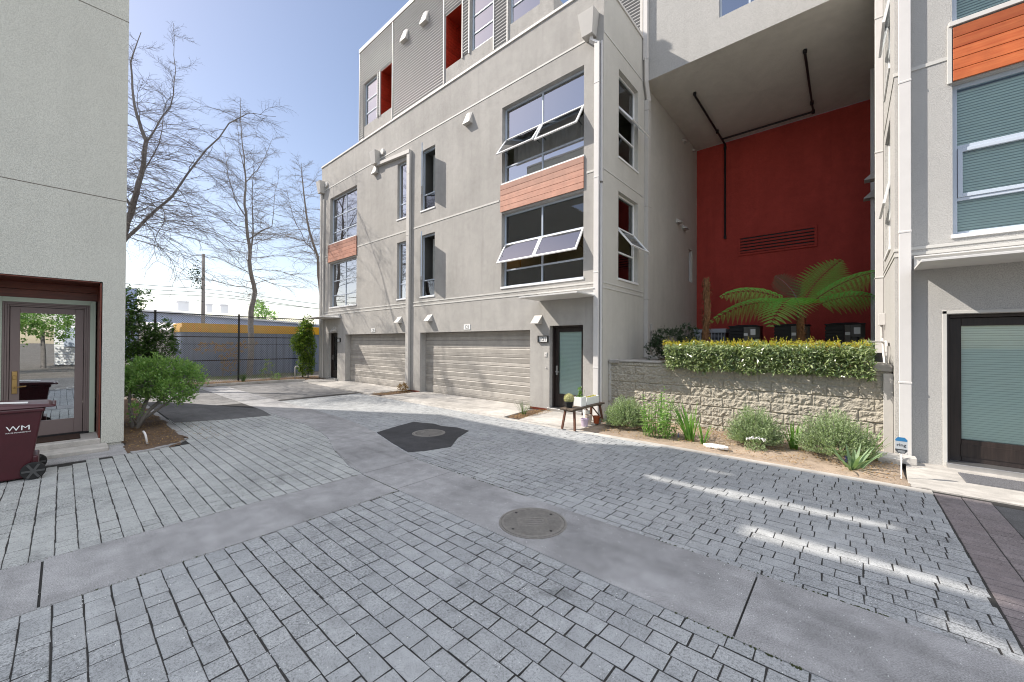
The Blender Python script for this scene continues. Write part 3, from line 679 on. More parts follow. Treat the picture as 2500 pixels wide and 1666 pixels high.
# ============================================================ BRIDGE BETWEEN THE TOWNHOUSES (soffit, red wall)
RX = .58
T2 = thing('bridge_building', 'pale storey bridging over the recess, with soffit and dark red back wall', 'building', (-2.0, 14, 0))
mb = MB(); fb = FY(11.4)
wall(mb, fb, XR + .001, RX, 9.75, 15.4, [(-2.60, -.6, 10.60, 12.6, .14)], 0)
mb.quad((XR, 11.4, 15.4), (RX, 11.4, 15.4), (RX, 20, 15.4), (XR, 20, 15.4), 0)
build(mb, 'wall', 'stucco_white', T2)
mb = MB(); mb.box(XR + .002, RX - .002, 11.402, 16.84, 9.75, 9.95); build(mb, 'soffit', 'soffit', T2)
mb = MB(); mb.box(XR + .001, RX - .001, 16.84, 17.1, -.1, 9.749); build(mb, 'red_wall', 'red', T2)
window(T2, fb, -2.60, -.6, 10.60, 12.6, .06, (-1.9,), (), glass='glass_b', rdep=1.2)
mb = MB()
y = 16.84; a, b, c, d = -3.16, -.79, 5.24, 5.97
for q in ((a, b, d - .07, d), (a, b, c, c + .07), (a, a + .07, c + .071, d - .071), (b - .07, b, c + .071, d - .071)): mb.box(q[0], q[1], y - .05, y - .001, q[2], q[3])
mb.box(a + .071, b - .071, y - .004, y - .001, c + .071, d - .071, 1)
for k in range(5):
    z = c + .09 + k * .113; mb.hexa([(a + .071, y - .06, z), (b - .071, y - .06, z), (b - .071, y - .045, z - .008), (a + .071, y - .045, z - .008), (a + .071, y - .012, z + .075), (b - .071, y - .012, z + .075), (b - .071, y - .008, z + .06), (a + .071, y - .008, z + .06)])
build(mb, 'louvre_vent', ['red', 'black'], T2, .003)
mb = MB(); zc = 9.66
mb.tube([(-3.62, 12.87, 9.75), (-3.62, 12.87, zc), (-3.61, 16.3, zc), (-3.6, 16.74, zc - .02), (-3.6, 16.76, zc - .15), (-3.6, 16.76, 6.0)], .034, n=8)
mb.tube([(-.86, 12.9, 9.75), (-.86, 12.9, zc), (-.87, 16.33, zc), (-3.6, 16.3, zc)], .034, n=8)
for p in ((-3.62, 12.87, 9.72), (-.86, 12.9, 9.72), (-3.61, 15.6, zc), (-3.6, 16.76, 9.5), (-.87, 15.7, zc), (-.87, 16.33, zc), (-3.6, 16.76, 6.03)):
    mb.lathe((p[0], p[1], p[2] - .06), [(.045, 0), (.05, .03), (.05, .09), (.045, .12)], 10)
build(mb, 'drain_pipe', 'black', T2)
# downspout on the bridge corner, kinked into the recess
mb = MB(); mb.box(-4.62, -4.50, 11.27, 11.39, 10.35, 15.4); mb.hexa([(-4.62, 11.27, 10.35), (-4.50, 11.27, 10.35), (-4.50, 11.39, 10.35), (-4.62, 11.39, 10.35), (-4.62, 11.27, 10.351), (-4.50, 11.27, 10.351), (-4.50, 11.39, 10.351), (-4.62, 11.39, 10.351)])
build(mb, 'downspout', 'pipe_w', T2, .006)
mb = MB(); mb.tube([(-4.56, 11.33, 10.4), (-4.56, 11.33, 10.3), (-4.57, 11.36, 9.72), (-4.57, 11.5, 9.35), (-4.57, 11.55, 9.2)], .085, n=4); mb.box(XR + .005, XR + .13, 11.42, 11.62, 1.55, 9.22)
for z in (3.2, 6.0, 8.9): mb.box(XR + .004, XR + .14, 11.41, 11.63, z, z + .03)
mb.hexa([(XR + .01, 11.4, 1.46), (XR + .13, 11.4, 1.46), (XR + .13, 11.62, 1.46), (XR + .01, 11.62, 1.46), (XR + .01, 11.42, 1.6), (XR + .13, 11.42, 1.6), (XR + .13, 11.62, 1.6), (XR + .01, 11.62, 1.6)])
mb.box(XR + .14, XR + .5, 11.3, 11.5, 1.44, 1.54)
build(mb, 'downspout', 'pipe', T2, .005)
for y_, z in ((14.45, 6.22), (15.1, 6.15)): wedge_lamp(T1, y_, XR, z, z + .16, .28, .2, ax='x', sgn=1, mat='pipe')
for y_, z in ((15.1, 9.4), (16.3, 9.5)): wedge_lamp(T1, y_, XR, z, z + .12, .2, .12, name='bracket_lamp', ax='x', sgn=1, mat='pipe')

# ============================================================ RIGHT TOWNHOUSE
T3 = thing('townhouse_building', 'off-white stucco townhouse at right with orange cedar panel and glazed door', 'building', (5, 11, 0))
rh = [(1.21, 4.1, 6.79, 9.16, .2), (1.21, 4.1, 3.54, 5.86, .2), (1.15, 2.25, -.1, 2.34, .25)]
mb = MB(); wall(mb, fy, RX, 9, -.1, 12.4, rh)
wall(mb, FXn(RX), D, 20, -.1, 12.4, [(9.71, 10.98, 6.9, 9.27, .15), (9.71, 10.98, 3.63, 5.97, .15)])
mb.quad((RX, D, 12.4), (9, D, 12.4), (9, 20, 12.4), (RX, 20, 12.4)); mb.quad((9, D, -.1), (9, 20, -.1), (9, 20, 12.4), (9, D, 12.4)); mb.quad((RX, 20, -.1), (9, 20, -.1), (9, 20, 12.4), (RX, 20, 12.4))
build(mb, 'wall', 'stucco_white', T3)
mb = MB()
for z in (9.74, 6.24):
    mb.box(RX - .012, 1.19 if z < 7 else 9, D - .012, D + .01, z, z + .055)
    mb.box(RX - .012, RX + .01, D + .012, 11.3, z, z + .045)
for z in (3.29, 3.38): mb.box(RX - .012, 9, D - .012, D + .01, z, z + .045); mb.box(RX - .012, RX + .01, D + .012, 11.3, z, z + .04)
mb.box(1.155, 1.205, D - .03, D + .0, 5.86, 6.76); mb.box(1.1, 1.146, D - .014, D + .02, .02, 2.4); mb.box(1.1, 2.3, D - .014, D + .02, 2.345, 2.39)
build(mb, 'belt_course', 'trim', T3, .003)
planks(T3, 1.215, 4.1, D - .004, 5.88, 6.70, 5, 'cedar_o')
mb = MB(); mb.box(1.17, 4.15, D - .05, D - .003, 6.72, 6.79); build(mb, 'ledge', 'flash', T3, .004)
def blinds(parent, fn, u0, u1, v0, v1, d):
    mb = MB(); z = v0
    while z < v1 - .02: mb.quad(fn(u0, z, d), fn(u1, z, d), fn(u1, z + .036, d + .016), fn(u0, z + .036, d + .016)); z += .042
    b = build(mb, 'blind', 'blind', parent)
    m2 = MB(); fbox(m2, fn, u0, u1, v0 - .02, v1, d + .03, d + .035); build(m2, 'backing', 'shade', parent)
for c, d_ in ((6.79, 9.16), (3.54, 5.86)):
    wn = window(T3, fy, 1.21, 4.1, c, d_, .1, (2.65,), (c + .56, c + 1.36), frame='frame', glass='glass_v', sill=.05, fw=.06)
    blinds(wn, fy, 1.28, 4.03, c + .06, d_ - .06, .19)
    mb = MB(); 
    for a, b in ((1.275, 2.62), (2.68, 4.03)):
        mb.box(a, a + .05, D + .09, D + .15, c + .585, c + 1.335); mb.box(b - .05, b, D + .09, D + .15, c + .585, c + 1.335); mb.box(a + .05, b - .05, D + .09, D + .15, c + .585, c + .64); mb.box(a + .05, b - .05, D + .09, D + .15, c + 1.28, c + 1.335)
    build(mb, 'sash', 'frame', wn, .004)
for c, d_, hz in ((6.9, 9.27, 8.37), (3.63, 5.97, 5.05)):
    wn = window(T3, FXn(RX), 9.71, 10.98, c, d_, .05, (), (c + .76, hz), frame='frame_w', sill=.05, glass='glass_b', rdep=.7)
    sash(wn, (RX + .02, 10.93, hz), (RX + .02, 9.76, hz), (-.12, 0, -.6), .05, 'frame_w')
entry_door(T3, fy, 1.15, 2.25, .06, 2.34, .2, .12, .36, 'dkdoor', True)
canopy(T3, .79, 3.4, D - .003, .85, 3.05)
downspout(T3, .62, D - .01, .05, 12.3, .14, .1, 'pipe_w')
mb = MB(); mb.box(.60, .80, D - .3, D - .115, .02, .13); mb.hexa([(.36, D - .45, .02), (.62, D - .45, .02), (.62, D - .05, .02), (.36, D - .05, .02), (.34, D - .47, .12), (.64, D - .47, .12), (.64, D - .03, .12), (.34, D - .03, .12)])
build(mb, 'splash_block', 'pipe', T3, .008)
mb = MB(); mb.box(RX - .13, RX - .004, 11.42, 11.62, 1.7, 9.7)
for z in (3.3, 6.0, 8.9): mb.box(RX - .14, RX - .003, 11.41, 11.63, z, z + .03)
mb.box(RX - .09, RX - .004, 14.9, 15.0, 1.6, 9.7); build(mb, 'downspout', 'pipe_w', T3, .005)
for y_, z in ((14.9, 6.0), (14.2, 6.3)): wedge_lamp(T3, y_, RX, z, z + .25, .3, .24, ax='x', sgn=-1, mat='pipe')
mb = MB(); mb.box(RX - .1, RX - .003, 11.0, 11.2, 2.28, 2.52); mb.tube([(RX - .05, 11.1, 2.28), (RX - .05, 11.1, 1.95), (RX - .05, 10.9, 1.93), (RX - .05, 9.9, 1.93), (RX - .05, 9.75, 1.85), (RX - .05, 9.75, 1.48)], .022, n=6)
mb.tube([(RX - .04, 11.0, 2.0), (RX - .04, 10.8, 1.7), (RX - .04, 10.4, 1.5)], .02, n=6); mb.tube([(RX - .06, 10.2, 1.93), (RX - .3, 9.95, 1.93), (RX - .36, 9.8, 1.85), (RX - .36, 9.75, 1.45)], .018, n=6)
build(mb, 'meter_box', 'pipe_w', T3, .004)
mb = MB(); mb.box(XR + .003, XR + .09, 11.85, 12.05, 2.25, 2.5); mb.tube([(XR + .05, 11.95, 2.25), (XR + .05, 11.95, 1.75), (XR + .12, 12.0, 1.5)], .02, n=6); build(mb, 'meter_box', 'pipe', T1, .004)
# small base cap and end post of the planter wall belong to the wall itself (below)

# ============================================================ LEFT BUILDING (faces east, in shade)
LX = -9.9; fl = FXp(LX)
T4 = thing('corner_building', 'pale green-cream stucco building at left with recessed mahogany-lined doorway', 'building', (-14, -6, 0))
ZR = 8.4
mb = MB(); wall(mb, fl, -22, .74, .06, ZR, [(-1.05, .455, .06, 2.9, .86)])
mb.quad((LX, .74, .06), (-18.2, .74, .06), (-18.2, .74, ZR), (LX, .74, ZR)); mb.quad((LX, .74, ZR - .02), (-18.2, .74, ZR - .02), (-18.2, -22, ZR - .02), (LX, -22, ZR - .02))
mb.quad((-18.2, .74, 0), (-18.2, -22, 0), (-18.2, -22, ZR), (-18.2, .74, ZR)); mb.quad((LX, -22, 0), (-18.2, -22, 0), (-18.2, -22, ZR), (LX, -22, ZR))
build(mb, 'wall', 'stucco_cream', T4)
# unseen board screen added to shade the court, gaps cut for sun streaks
GAPS = [[(-2.35, 5.60), (-1.0, 5.62), (.45, 5.64), (.55, 5.50), (-1.0, 5.27), (-2.1, 5.34)], [(-.8, 4.66), (.85, 4.62), (1.2, 4.46), (-.75, 4.33)], [(.45, 4.04), (1.2, 3.72), (1.2, 3.52), (.45, 3.82)],
        [(-1.72, 6.46), (-1.1, 6.36), (-1.1, 6.22), (-1.66, 6.24)], [(-3.9, 6.48), (-3.0, 6.28), (-3.0, 6.15), (-3.82, 6.32)]]
kx, ky = -SUN_D.x / SUN_D.z, -SUN_D.y / SUN_D.z
def cuts(poly, z):
    xs = []
    for (ua, za), (ub, zb) in zip(poly, poly[1:] + poly[:1]):
        if (za - z) * (zb - z) < 0: xs.append(ua + (ub - ua) * (z - za) / (zb - za))
    return sorted(xs)
east = [[(y - ky * (x - LX) / kx, (x - LX) / kx) for x, y in g] for g in GAPS]; north = [[(x - kx * (y - .74) / ky, (y - .74) / ky) for x, y in g] for g in GAPS]
mb = MB(); hz = .1; z = ZR - .1
while z < 11.84:
    for polys, u0, u1, ax in ((east, -22, .74, 'x'), (north, -18.2 if z < 10.65 else -13.9, LX - .13, 'y')):
        seg = [u0, u1]
        for p in polys:
            c = [u for u in cuts(p, z + hz / 2) if u0 < u < u1]
            if len(c) == 2: seg += c
            elif len(c) == 1: seg += [c[0], u1 - .001]
        seg.sort()
        for a_, b_ in zip(seg[::2], seg[1::2]):
            if b_ - a_ < .005: continue
            if ax == 'x': mb.box(LX - .12, LX - .02, a_, b_, z, z + hz + .002)
            else: mb.box(a_, b_, .62, .72, z, z + hz + .002)
    z += hz
build(mb, 'added_shade_screen', 'stucco_cream', T4)
mb = MB(); mb.box(-13.9, LX + .36, .5, .74, z + .01, z + .1); mb.box(LX - .2, LX + .36, -22, .5, z + .01, z + .1); build(mb, 'added_shade_coping', 'flash', T4)  # added overhang out of view, extends the cast shadow eastward
mb = MB(); mb.box(LX - .2, LX - .025, .46, .715, -.1, .075); mb.box(LX - .2, LX - .03, -22, -1.05, -.1, .07); mb.box(-18, LX - .2, .6, .715, -.1, .07); build(mb, 'foundation', 'stucco_cream', T4, .01)
mb = MB()
for z in (4.385, 7.66): mb.box(LX - .001, LX + .002, -22, .741, z, z + .012); mb.box(-18.2, LX, .7405, .7425, z, z + .012)
build(mb, 'control_joint', 'gnd', T4)
# doorway lining
mb = MB(); xb = LX - .84
zs = [2.60, 2.75, 2.9]
for a, b in zip(zs, zs[1:]): mb.box(xb, xb + .02, -1.03, .43, a + .002, b - .002)
for k in range(6): mb.box(xb + .022 + k * .135, xb + .022 + k * .135 + .131, .425, .445, .17, 2.88); mb.box(xb + .022 + k * .135, xb + .022 + k * .135 + .131, -1.04, .42, 2.875, 2.893)
build(mb, 'doorway_lining', 'mahog', T4, .003)
fd = FXp(xb + .1)
mb = MB(); fbox(mb, fd, -.74, -.66, .17, 2.6, -.02, .1); fbox(mb, fd, .335, .405, .17, 2.6, -.02, .1); fbox(mb, fd, -.66, .335, 2.52, 2.6, -.02, .1); build(mb, 'door_surround', 'sage', T4, .004)
mb = MB()
for i, (w_, dd) in enumerate(((0, .0), (.025, .018), (.05, .034))):
    a, b, t = -.66 + w_, .335 - w_, 2.52 - w_
    fbox(mb, fd, a, a + .024, .17, t, dd, .1); fbox(mb, fd, b - .024, b, .17, t, dd, .1); fbox(mb, fd, a + .024, b - .024, t - .024, t, dd, .1)
df = build(mb, 'door_frame', 'brndoor', T4, .003)
mb = MB(); a, b, t = -.58, .255, 2.44
fbox(mb, fd, a, a + .105, .2, t, .05, .1); fbox(mb, fd, b - .105, b, .2, t, .05, .1); fbox(mb, fd, a + .105, b - .105, t - .1, t, .05, .1); fbox(mb, fd, a + .105, b - .105, .2, .46, .05, .1)
dr = build(mb, 'door', 'brndoor', T4, .004)
mb = MB(); fbox(mb, fd, a + .105, b - .105, .46, t - .1, .07, .076); build(mb, 'pane', 'glass_b', dr)
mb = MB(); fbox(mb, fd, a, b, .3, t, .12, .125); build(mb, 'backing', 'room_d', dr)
mb = MB(); fbox(mb, fd, -.555, -.495, .96, 1.34, .035, .05); mb2 = fd(-.525, 1.07, 0); mb.tube([fd(-.525, 1.07, .04), fd(-.525, 1.07, 0)], .016, n=8); mb.tube([fd(-.525, 1.07, 0), fd(-.40, 1.08, .0)], .011, n=8); fbox(mb, fd, -.545, -.505, 1.2, 1.27, .025, .036)
build(mb, 'handle', 'brass', dr, .006)
mb = MB(); fbox(mb, fd, -.66, .335, .15, .2, -.02, .1); build(mb, 'threshold', 'black', dr)
mb = MB(); mb.box(LX - .84, LX + .012, -1.04, .452, -.05, .165); mb.box(LX + .014, LX + .45, -3, .53, -.05, .075); build(mb, 'entry_step', 'conc', T4, .012)

# ============================================================ RETAINING WALL WITH SPLIT-FACE BLOCKS
RW = thing('retaining_wall', 'split-face concrete block retaining wall of the raised planter below the hedge', 'retaining wall', (-2, 9.3, 0))
wy = 9.2; x0, x1, z0, z1 = XR + .002, .56, -.05, 1.40; st = .019
mb = MB(); nx = int((x1 - x0) / st); nz = int((z1 - z0) / st)
for j in range(nz + 1):
    z = z0 + (z1 - z0) * j / nz; ci = math.floor((z - .12) / .2); fz = (z - .12) / .2 - ci
    for i in range(nx + 1):
        x = x0 + (x1 - x0) * i / nx; uu = (x + 2.01 + (.215 if ci % 2 else 0)) / .43; bi = math.floor(uu); fx = uu - bi
        ed = min(fx, 1 - fx) * .43; ez = min(fz, 1 - fz) * .2
        r = noise.fractal(V((x * 16 + bi * 3, z * 16 + ci * 7, bi * 2.3)), .9, 2.1, 4); r2 = noise.noise(V((x * 5, z * 5, bi * 5.1 + ci)))
        h = (.026 + .022 * r + .010 * r2) * min(1, .35 + .65 * min(ed, ez) / .02)
        if min(ed, ez) < .006: h = .004
        mb.v.append((x, wy - h, z))
for j in range(nz):
    for i in range(nx):
        a = j * (nx + 1) + i; mb.f.append((a, a + 1, a + nx + 2, a + nx + 1)); mb.m.append(0)
M['block'] = stucco('block_concrete', (.47, .43, .355), .14, .4)
build(mb, 'block_face', 'block', RW)
mb = MB(); mb.box(x0, x1, wy + .004, wy + .25, -.1, 1.41); build(mb, 'core', 'block', RW)
mb = MB(); mb.box(x0, -3.3, wy - .03, wy + .5, 1.412, 1.46); mb.box(x0, -4.1, wy + .5, 11.3, 1.412, 1.44); mb.box(-4.62, -4.36, wy - .08, wy - .032, 1.38, 1.47); mb.box(.1, RX - .004, wy - .05, wy + 1.1, 1.412, 1.53); build(mb, 'cap', 'conc', RW, .012)
mb = MB(); mb.box(.455, .575, wy - .06, wy - .03, .05, 1.38); mb.box(-4.645, -4.575, wy - .03, wy - .002, .05, 1.38); build(mb, 'end_post', 'pipe', RW, .004)
bed('planter_soil', XR + .02, RX - .02, 9.44, 16.8, 'soil', 1.42, .05, .12)

# ============================================================ PLANT KIT
def rdir(zmin=-1, zmax=1):
    z = U(zmin, zmax); a = U(0, 2 * pi); r = sqrt(max(0, 1 - z * z)); return V((r * cos(a), r * sin(a), z))
M['lf_hedge'] = leafm('leaf_hedge', (.08, .14, .05), (.38, .44, .20), .26, .25, .9)
M['lf_shoot'] = leafm('leaf_shoot', (.50, .52, .05), (.56, .40, .06), .45, .5)
M['lf_fern'] = leafm('leaf_fern', (.12, .40, .05), (.25, .56, .12), .5, .45)
M['lf_fern_d'] = leafm('leaf_fern_dry', (.10, .10, .05), (.15, .12, .07), .7, .3)
M['lf_lav'] = leafm('leaf_lavender', (.21, .28, .14), (.37, .45, .25), .6, .3)
M['lf_sage'] = leafm('leaf_sage', (.22, .38, .11), (.34, .50, .18), .5, .45)
M['lf_iris'] = leafm('leaf_iris', (.12, .27, .05), (.24, .42, .10), .45, .45)
M['lf_iris_g'] = leafm('leaf_iris_grey', (.20, .30, .17), (.28, .38, .22), .5, .4)
M['lf_bush'] = leafm('leaf_bush', (.11, .24, .06), (.30, .44, .14), .4, .4)
M['lf_ivy'] = leafm('leaf_ivy', (.014, .04, .009), (.07, .14, .03), .35, .35)
M['lf_vine'] = leafm('leaf_vine', (.03, .09, .012), (.24, .32, .05), .35, .45)
M['lf_dark'] = leafm('leaf_dark', (.015, .035, .012), (.035, .07, .025), .4, .25)
M['lf_dry'] = leafm('leaf_dry', (.20, .10, .035), (.36, .24, .10), .8, .2)
M['lf_grass'] = leafm('leaf_grass', (.09, .14, .06), (.17, .22, .10), .6, .35)
M['lf_cactus'] = leafm('cactus_spines', (.45, .42, .20), (.62, .60, .36), .7, .2)
def stems(parent, lines, mat='bark', r0=.008, r1=.003, n=5, name='stems'):
    mb = MB()
    for ln in lines: mb.tube(ln, r0, r1, n, cap=False)
    return build(mb, name, mat, parent, smooth=True)

def lavender(x, y, rx, h, label, seed, group='grey-green lavender bushes in the bed'):
    random.seed(seed); T = thing('lavender_bush', label, 'bush', (x, y, 0), group); mb = MB(); st = []
    for _ in range(int(900 * rx / .45)):
        d = rdir(.02, 1); d = V((d.x, d.y, d.z * .9 + .12)).normalized(); k = U(.72, 1.04) * (1 + .16 * noise.noise(d * 2.2 + V((x * 3, y, 0))))
        tip = V((x + d.x * rx * k, y + d.y * rx * k, .04 + d.z * h * k)); base = V((x + d.x * rx * .35, y + d.y * rx * .35, .03 + d.z * h * .35))
        if R() < .22: st.append([base, tip])
        ax = (tip - base); L = ax.length; ax.normalize(); up = (ax + V((0, 0, .7))).normalized()
        for q in range(13):
            p = base + ax * L * (.35 + .65 * q / 12); dd = (up * .9 + rdir() * .75).normalized(); mb.leaf(p, dd, rdir(), U(.035, .055), U(.009, .014))
    build(mb, 'foliage', 'lf_lav', T); stems(T, st, 'bark', .004, .002, 4); return T
def blades(x, y, n, h, spread, wd, label, mat='lf_iris', name='iris_plant', cat='plant', group=None, z=.0, lean=(0, 0), arch=.35):
    T = thing(name, label, cat, (x, y, z), group); mb = MB()
    for _ in range(n):
        a = U(0, 2 * pi); r = U(0, spread * .35); p = V((x + r * cos(a), y + r * sin(a), z)); L = h * U(.6, 1.05); le = U(.05, spread); dr = V((cos(a) * le + lean[0], sin(a) * le + lean[1], L)); side = V((-sin(a + U(-1, 1)), cos(a), 0)).normalized(); w_ = wd * U(.7, 1.1); N = 6; pv = None; dro = U(.0, arch) * L * le / max(.01, spread)
        for k in range(N + 1):
            t = k / N; c = p + dr * t + V((dr.x * .5 * t * t, dr.y * .5 * t * t, -dro * t * t)); ww = w_ * (1 - t ** 2.5) * .5 + .0006; q = (c + side * ww, c - side * ww)
            if pv: mb.quad(pv[0], pv[1], q[1], q[0])
            pv = q
    build(mb, 'blades', mat, T); return T
def leafshrub(name, label, cat, loc, blobs, n, L, w, mat, trunk=None, tmat='bark', group=None, sag=.2, z0=0, shoots=None, leafup=.3):
    T = thing(name, label, cat, loc, group); mb = MB(); tot = sum(b[3] * b[4] * b[5] for b in blobs); tw = []
    for (bx, by, bz, rx, ry, rz) in blobs:
        c = V((bx, by, bz)); k = int(n * rx * ry * rz / tot); cl = max(6, k // 14)
        for _ in range(cl):
            d = rdir(); rr = U(.55, 1.0) * (1 + .2 * noise.noise(d * 2.5 + c)); p = c + V((d.x * rx, d.y * ry, d.z * rz)) * rr
            if p.z < z0 + .02: continue
            tw.append([c + (p - c) * .3, c + (p - c) * .7 + rdir() * .02, p])
            for _ in range(14):
                q = p + rdir() * U(0, L * 1.6); dd = (d * .6 + rdir() * .9 + V((0, 0, leafup))).normalized(); mb.leaf(q, dd, (V((0, 0, 1)) + rdir() * .8).normalized(), L * U(.6, 1.1), w * U(.7, 1.1))
    build(mb, 'foliage', mat, T)
    ln = MB()
    for t in tw[::3]: ln.tube(t, .006, .002, 4, cap=False)
    for t in (trunk or []): ln.tube(t[0], t[1], t[2], 7, cap=False)
    build(ln, 'branches', tmat, T, smooth=True)
    return T

# ---- hedge on the planter wall
random.seed(11)
T = thing('hedge', 'clipped glossy hedge with yellow new shoots on top of the block wall', 'hedge', (-1.45, 9.55, 1.42))
mb = MB(); sh = MB(); tw = []
for _ in range(15500):
    x = U(-3.3, .34); f = R(); e = .09 * noise.noise((x * 1.7, 0, 1)) + .04 * noise.noise((x * 6, 0, 5))
    if f < .52: y = 9.07 + U(-.09, .13) + e; z = U(1.31 + .10 * noise.noise((x * 2.3, 3, 3)), 1.82)
    elif f < .88: y = U(9.08, 9.95); z = 1.80 + U(-.14, .07) + .09 * noise.noise((x * 2.5, y * 2, 7))
    else: y = U(9.1, 9.9); z = U(1.42, 1.8)
    if x < -3.2 + (1.9 - z) * .25 * R(): continue
    d = (V((U(-.8, .8), -.9 + 1.2 * R(), U(-.75, .75))) + rdir() * .4).normalized(); mb.leaf((x, y, z), d, (V((0, -.4, 1)) + rdir() * .5).normalized(), U(.06, .105), U(.022, .034), 0, .25)
for _ in range(800):
    x = U(-3.3, .3); y = U(9.08, 9.9); z = 1.80 + .04 * noise.noise((x * 2.5, y * 2, 7)); h = U(.04, .14) * (1.6 if R() < .12 else 1); d = V((U(-.3, .3), U(-.3, .3), 1)).normalized(); tip = V((x, y, z)) + d * h; tw.append([(x, y, z - .05), (x + d.x * h * .5, y + d.y * h * .5, z + h * .5), tip])
    for q in range(6): p = V((x, y, z)) + d * h * (.3 + .7 * q / 5); sh.leaf(p, (d * .8 + rdir() * .8).normalized(), rdir(), U(.03, .055), U(.012, .018))
build(mb, 'foliage', 'lf_hedge', T); build(sh, 'new_shoots', 'lf_shoot', T)
ln = MB()
for t in tw: ln.tube(t, .0025, .0015, 4, cap=False)
for _ in range(160):
    x = U(-3.2, .3); y = U(9.3, 9.8); ln.tube([(x, y, 1.42), (x + U(-.05, .05), y + U(-.08, .08), 1.62), (x + U(-.1, .1), y + U(-.2, .2), 1.82)], .006, .003, 4, cap=False)
build(ln, 'stems', 'barkb', T)

# ---- tree fern
random.seed(5)
T = thing('tree_fern', 'tree fern with wide arching green fronds against the red wall', 'tree fern', (-.90, 12.5, 1.45))
mb = MB(); pts = [(-.90, 12.5, 1.4), (-.91, 12.5, 1.9), (-.93, 12.48, 2.35), (-.92, 12.46, 2.72)]; mb.tube(pts, .10, .075, 9)
for _ in range(260):
    z = U(1.45, 2.7); a = U(0, 2 * pi); r = .10; p = V((-.91 + r * cos(a) * .9, 12.49 + r * sin(a) * .9, z)); mb.leaf(p, V((cos(a) * .35, sin(a) * .35, U(-1, -.3))).normalized(), V((cos(a), sin(a), 0)), U(.05, .14), U(.012, .03))
build(mb, 'trunk', 'barkb', T)
def frond(parent, ctrl, wmax, mat='lf_fern', npin=10, facing=(0, 0, 1), droop=.35, bare=.22, pw=.085):
    P0, P1, P2 = (V(c) for c in ctrl); C0 = P1 * 2 - (P0 + P2) * .5; mb = MB(); rach = []
    B = lambda t: P0 * (1 - t) ** 2 + C0 * (2 * t * (1 - t)) + P2 * t * t
    for k in range(13): rach.append(B(k / 12))
    fac = V(facing).normalized()
    for i in range(npin):
        t = bare + (1 - bare) * (i + .5) / npin; p = B(t); tg = (B(min(1, t + .01)) - B(max(0, t - .01))).normalized(); s = tg.cross(fac).normalized(); up = s.cross(tg).normalized()
        u = (t - bare) / (1 - bare); Lp = wmax * (max(.02, sin(pi * min(1, u * .80 + .20)))) ** .75 * U(.93, 1.05)
        for sd in (1, -1):
            ax = (s * sd * .93 + tg * .38).normalized(); q0 = p; N = max(5, int(Lp / .0165)); dr = V((0, 0, -droop * Lp)); ps = [q0 + ax * (Lp * v) + dr * (v * v) for v in (0, .33, .66, 1)]
            mb.tube(ps, .0022, .001, 3, cap=False)
            for k in range(1, N):
                v = k / N; c = q0 + ax * (Lp * v) + dr * (v * v); pl = pw * (1 - v ** 1.8) * (.55 + .45 * min(1, v * 5)) * min(1, Lp / .25 + .35); nrm = (up + V((0, 0, .3))).normalized(); tang = (ax + dr * (2 * v / Lp)).normalized(); sv = tang.cross(nrm).normalized()
                for e in (1, -1): mb.leaf(c, (sv * e * .92 + tang * .35 + up * -.10).normalized(), nrm, pl * 1.05, .015)
    o = build(mb, 'frond', mat, parent); ln = MB(); ln.tube(rach, .014, .004, 6, cap=False); build(ln, 'rachis', 'barkb' if mat == 'lf_fern' else 'bark', o, smooth=True); return o
K = (-.92, 12.46, 2.72)
frond(T, (K, (-1.75, 12.1, 3.26), (-2.65, 11.7, 3.16)), .44, facing=(.1, -.75, .65), droop=.45, npin=13, pw=.085)
frond(T, (K, (-1.85, 12.3, 3.00), (-3.0, 12.1, 2.50)), .46, facing=(-.2, -.8, .6), droop=.45, npin=14, pw=.085)
frond(T, (K, (-.66, 12.9, 3.45), (-.12, 13.2, 4.08)), .72, facing=(-.35, -1, .35), droop=.10, bare=.14, npin=21, pw=.056)
frond(T, (K, (-.15, 12.2, 3.32), (.60, 11.8, 3.50)), .52, facing=(0, -.75, .65), droop=.5, npin=13, pw=.09)
frond(T, (K, (-.1, 12.7, 3.05), (.52, 12.8, 3.0)), .42, facing=(.2, -.8, .6), droop=.4, npin=12, pw=.085)
frond(T, (K, (-1.08, 11.8, 3.02), (-1.42, 11.05, 2.28)), .78, facing=(-.1, -.62, .85), droop=.22, bare=.1, npin=20, pw=.062)
frond(T, (K, (-1.15, 12.9, 3.35), (-1.55, 13.1, 3.80)), .40, 'lf_fern_d', facing=(.2, -1, .3), droop=.1, bare=.3, npin=17, pw=.045)

# ---- dead stump of a second fern, shrub beside it
random.seed(3)
T = thing('fern_stump', 'tall shaggy brown dead fern stump beside the dark shrub', 'stump', (-2.80, 11, 1.45))
mb = MB(); mb.tube([(-2.80, 11, 1.4), (-2.83, 11, 2.1), (-2.77, 11, 2.7), (-2.80, 11, 3.25), (-2.79, 11, 3.5)], .085, .07, 9)
for _ in range(420):
    z = U(1.5, 3.5); a = U(0, 2 * pi); p = V((-2.80 + .08 * cos(a), 11 + .08 * sin(a), z)); mb.leaf(p, V((cos(a) * .3, sin(a) * .3, U(-1, .9))).normalized(), V((cos(a), sin(a), 0)), U(.05, .16), U(.015, .035))
for _ in range(26):
    a = U(0, 2 * pi); mb.leaf(V((-2.80 + .05 * cos(a), 11 + .05 * sin(a), 3.45)), V((cos(a) * .15, sin(a) * .15, 1)).normalized(), V((cos(a), sin(a), 0)), U(.1, .22), .035)
build(mb, 'trunk', 'barkb', T)
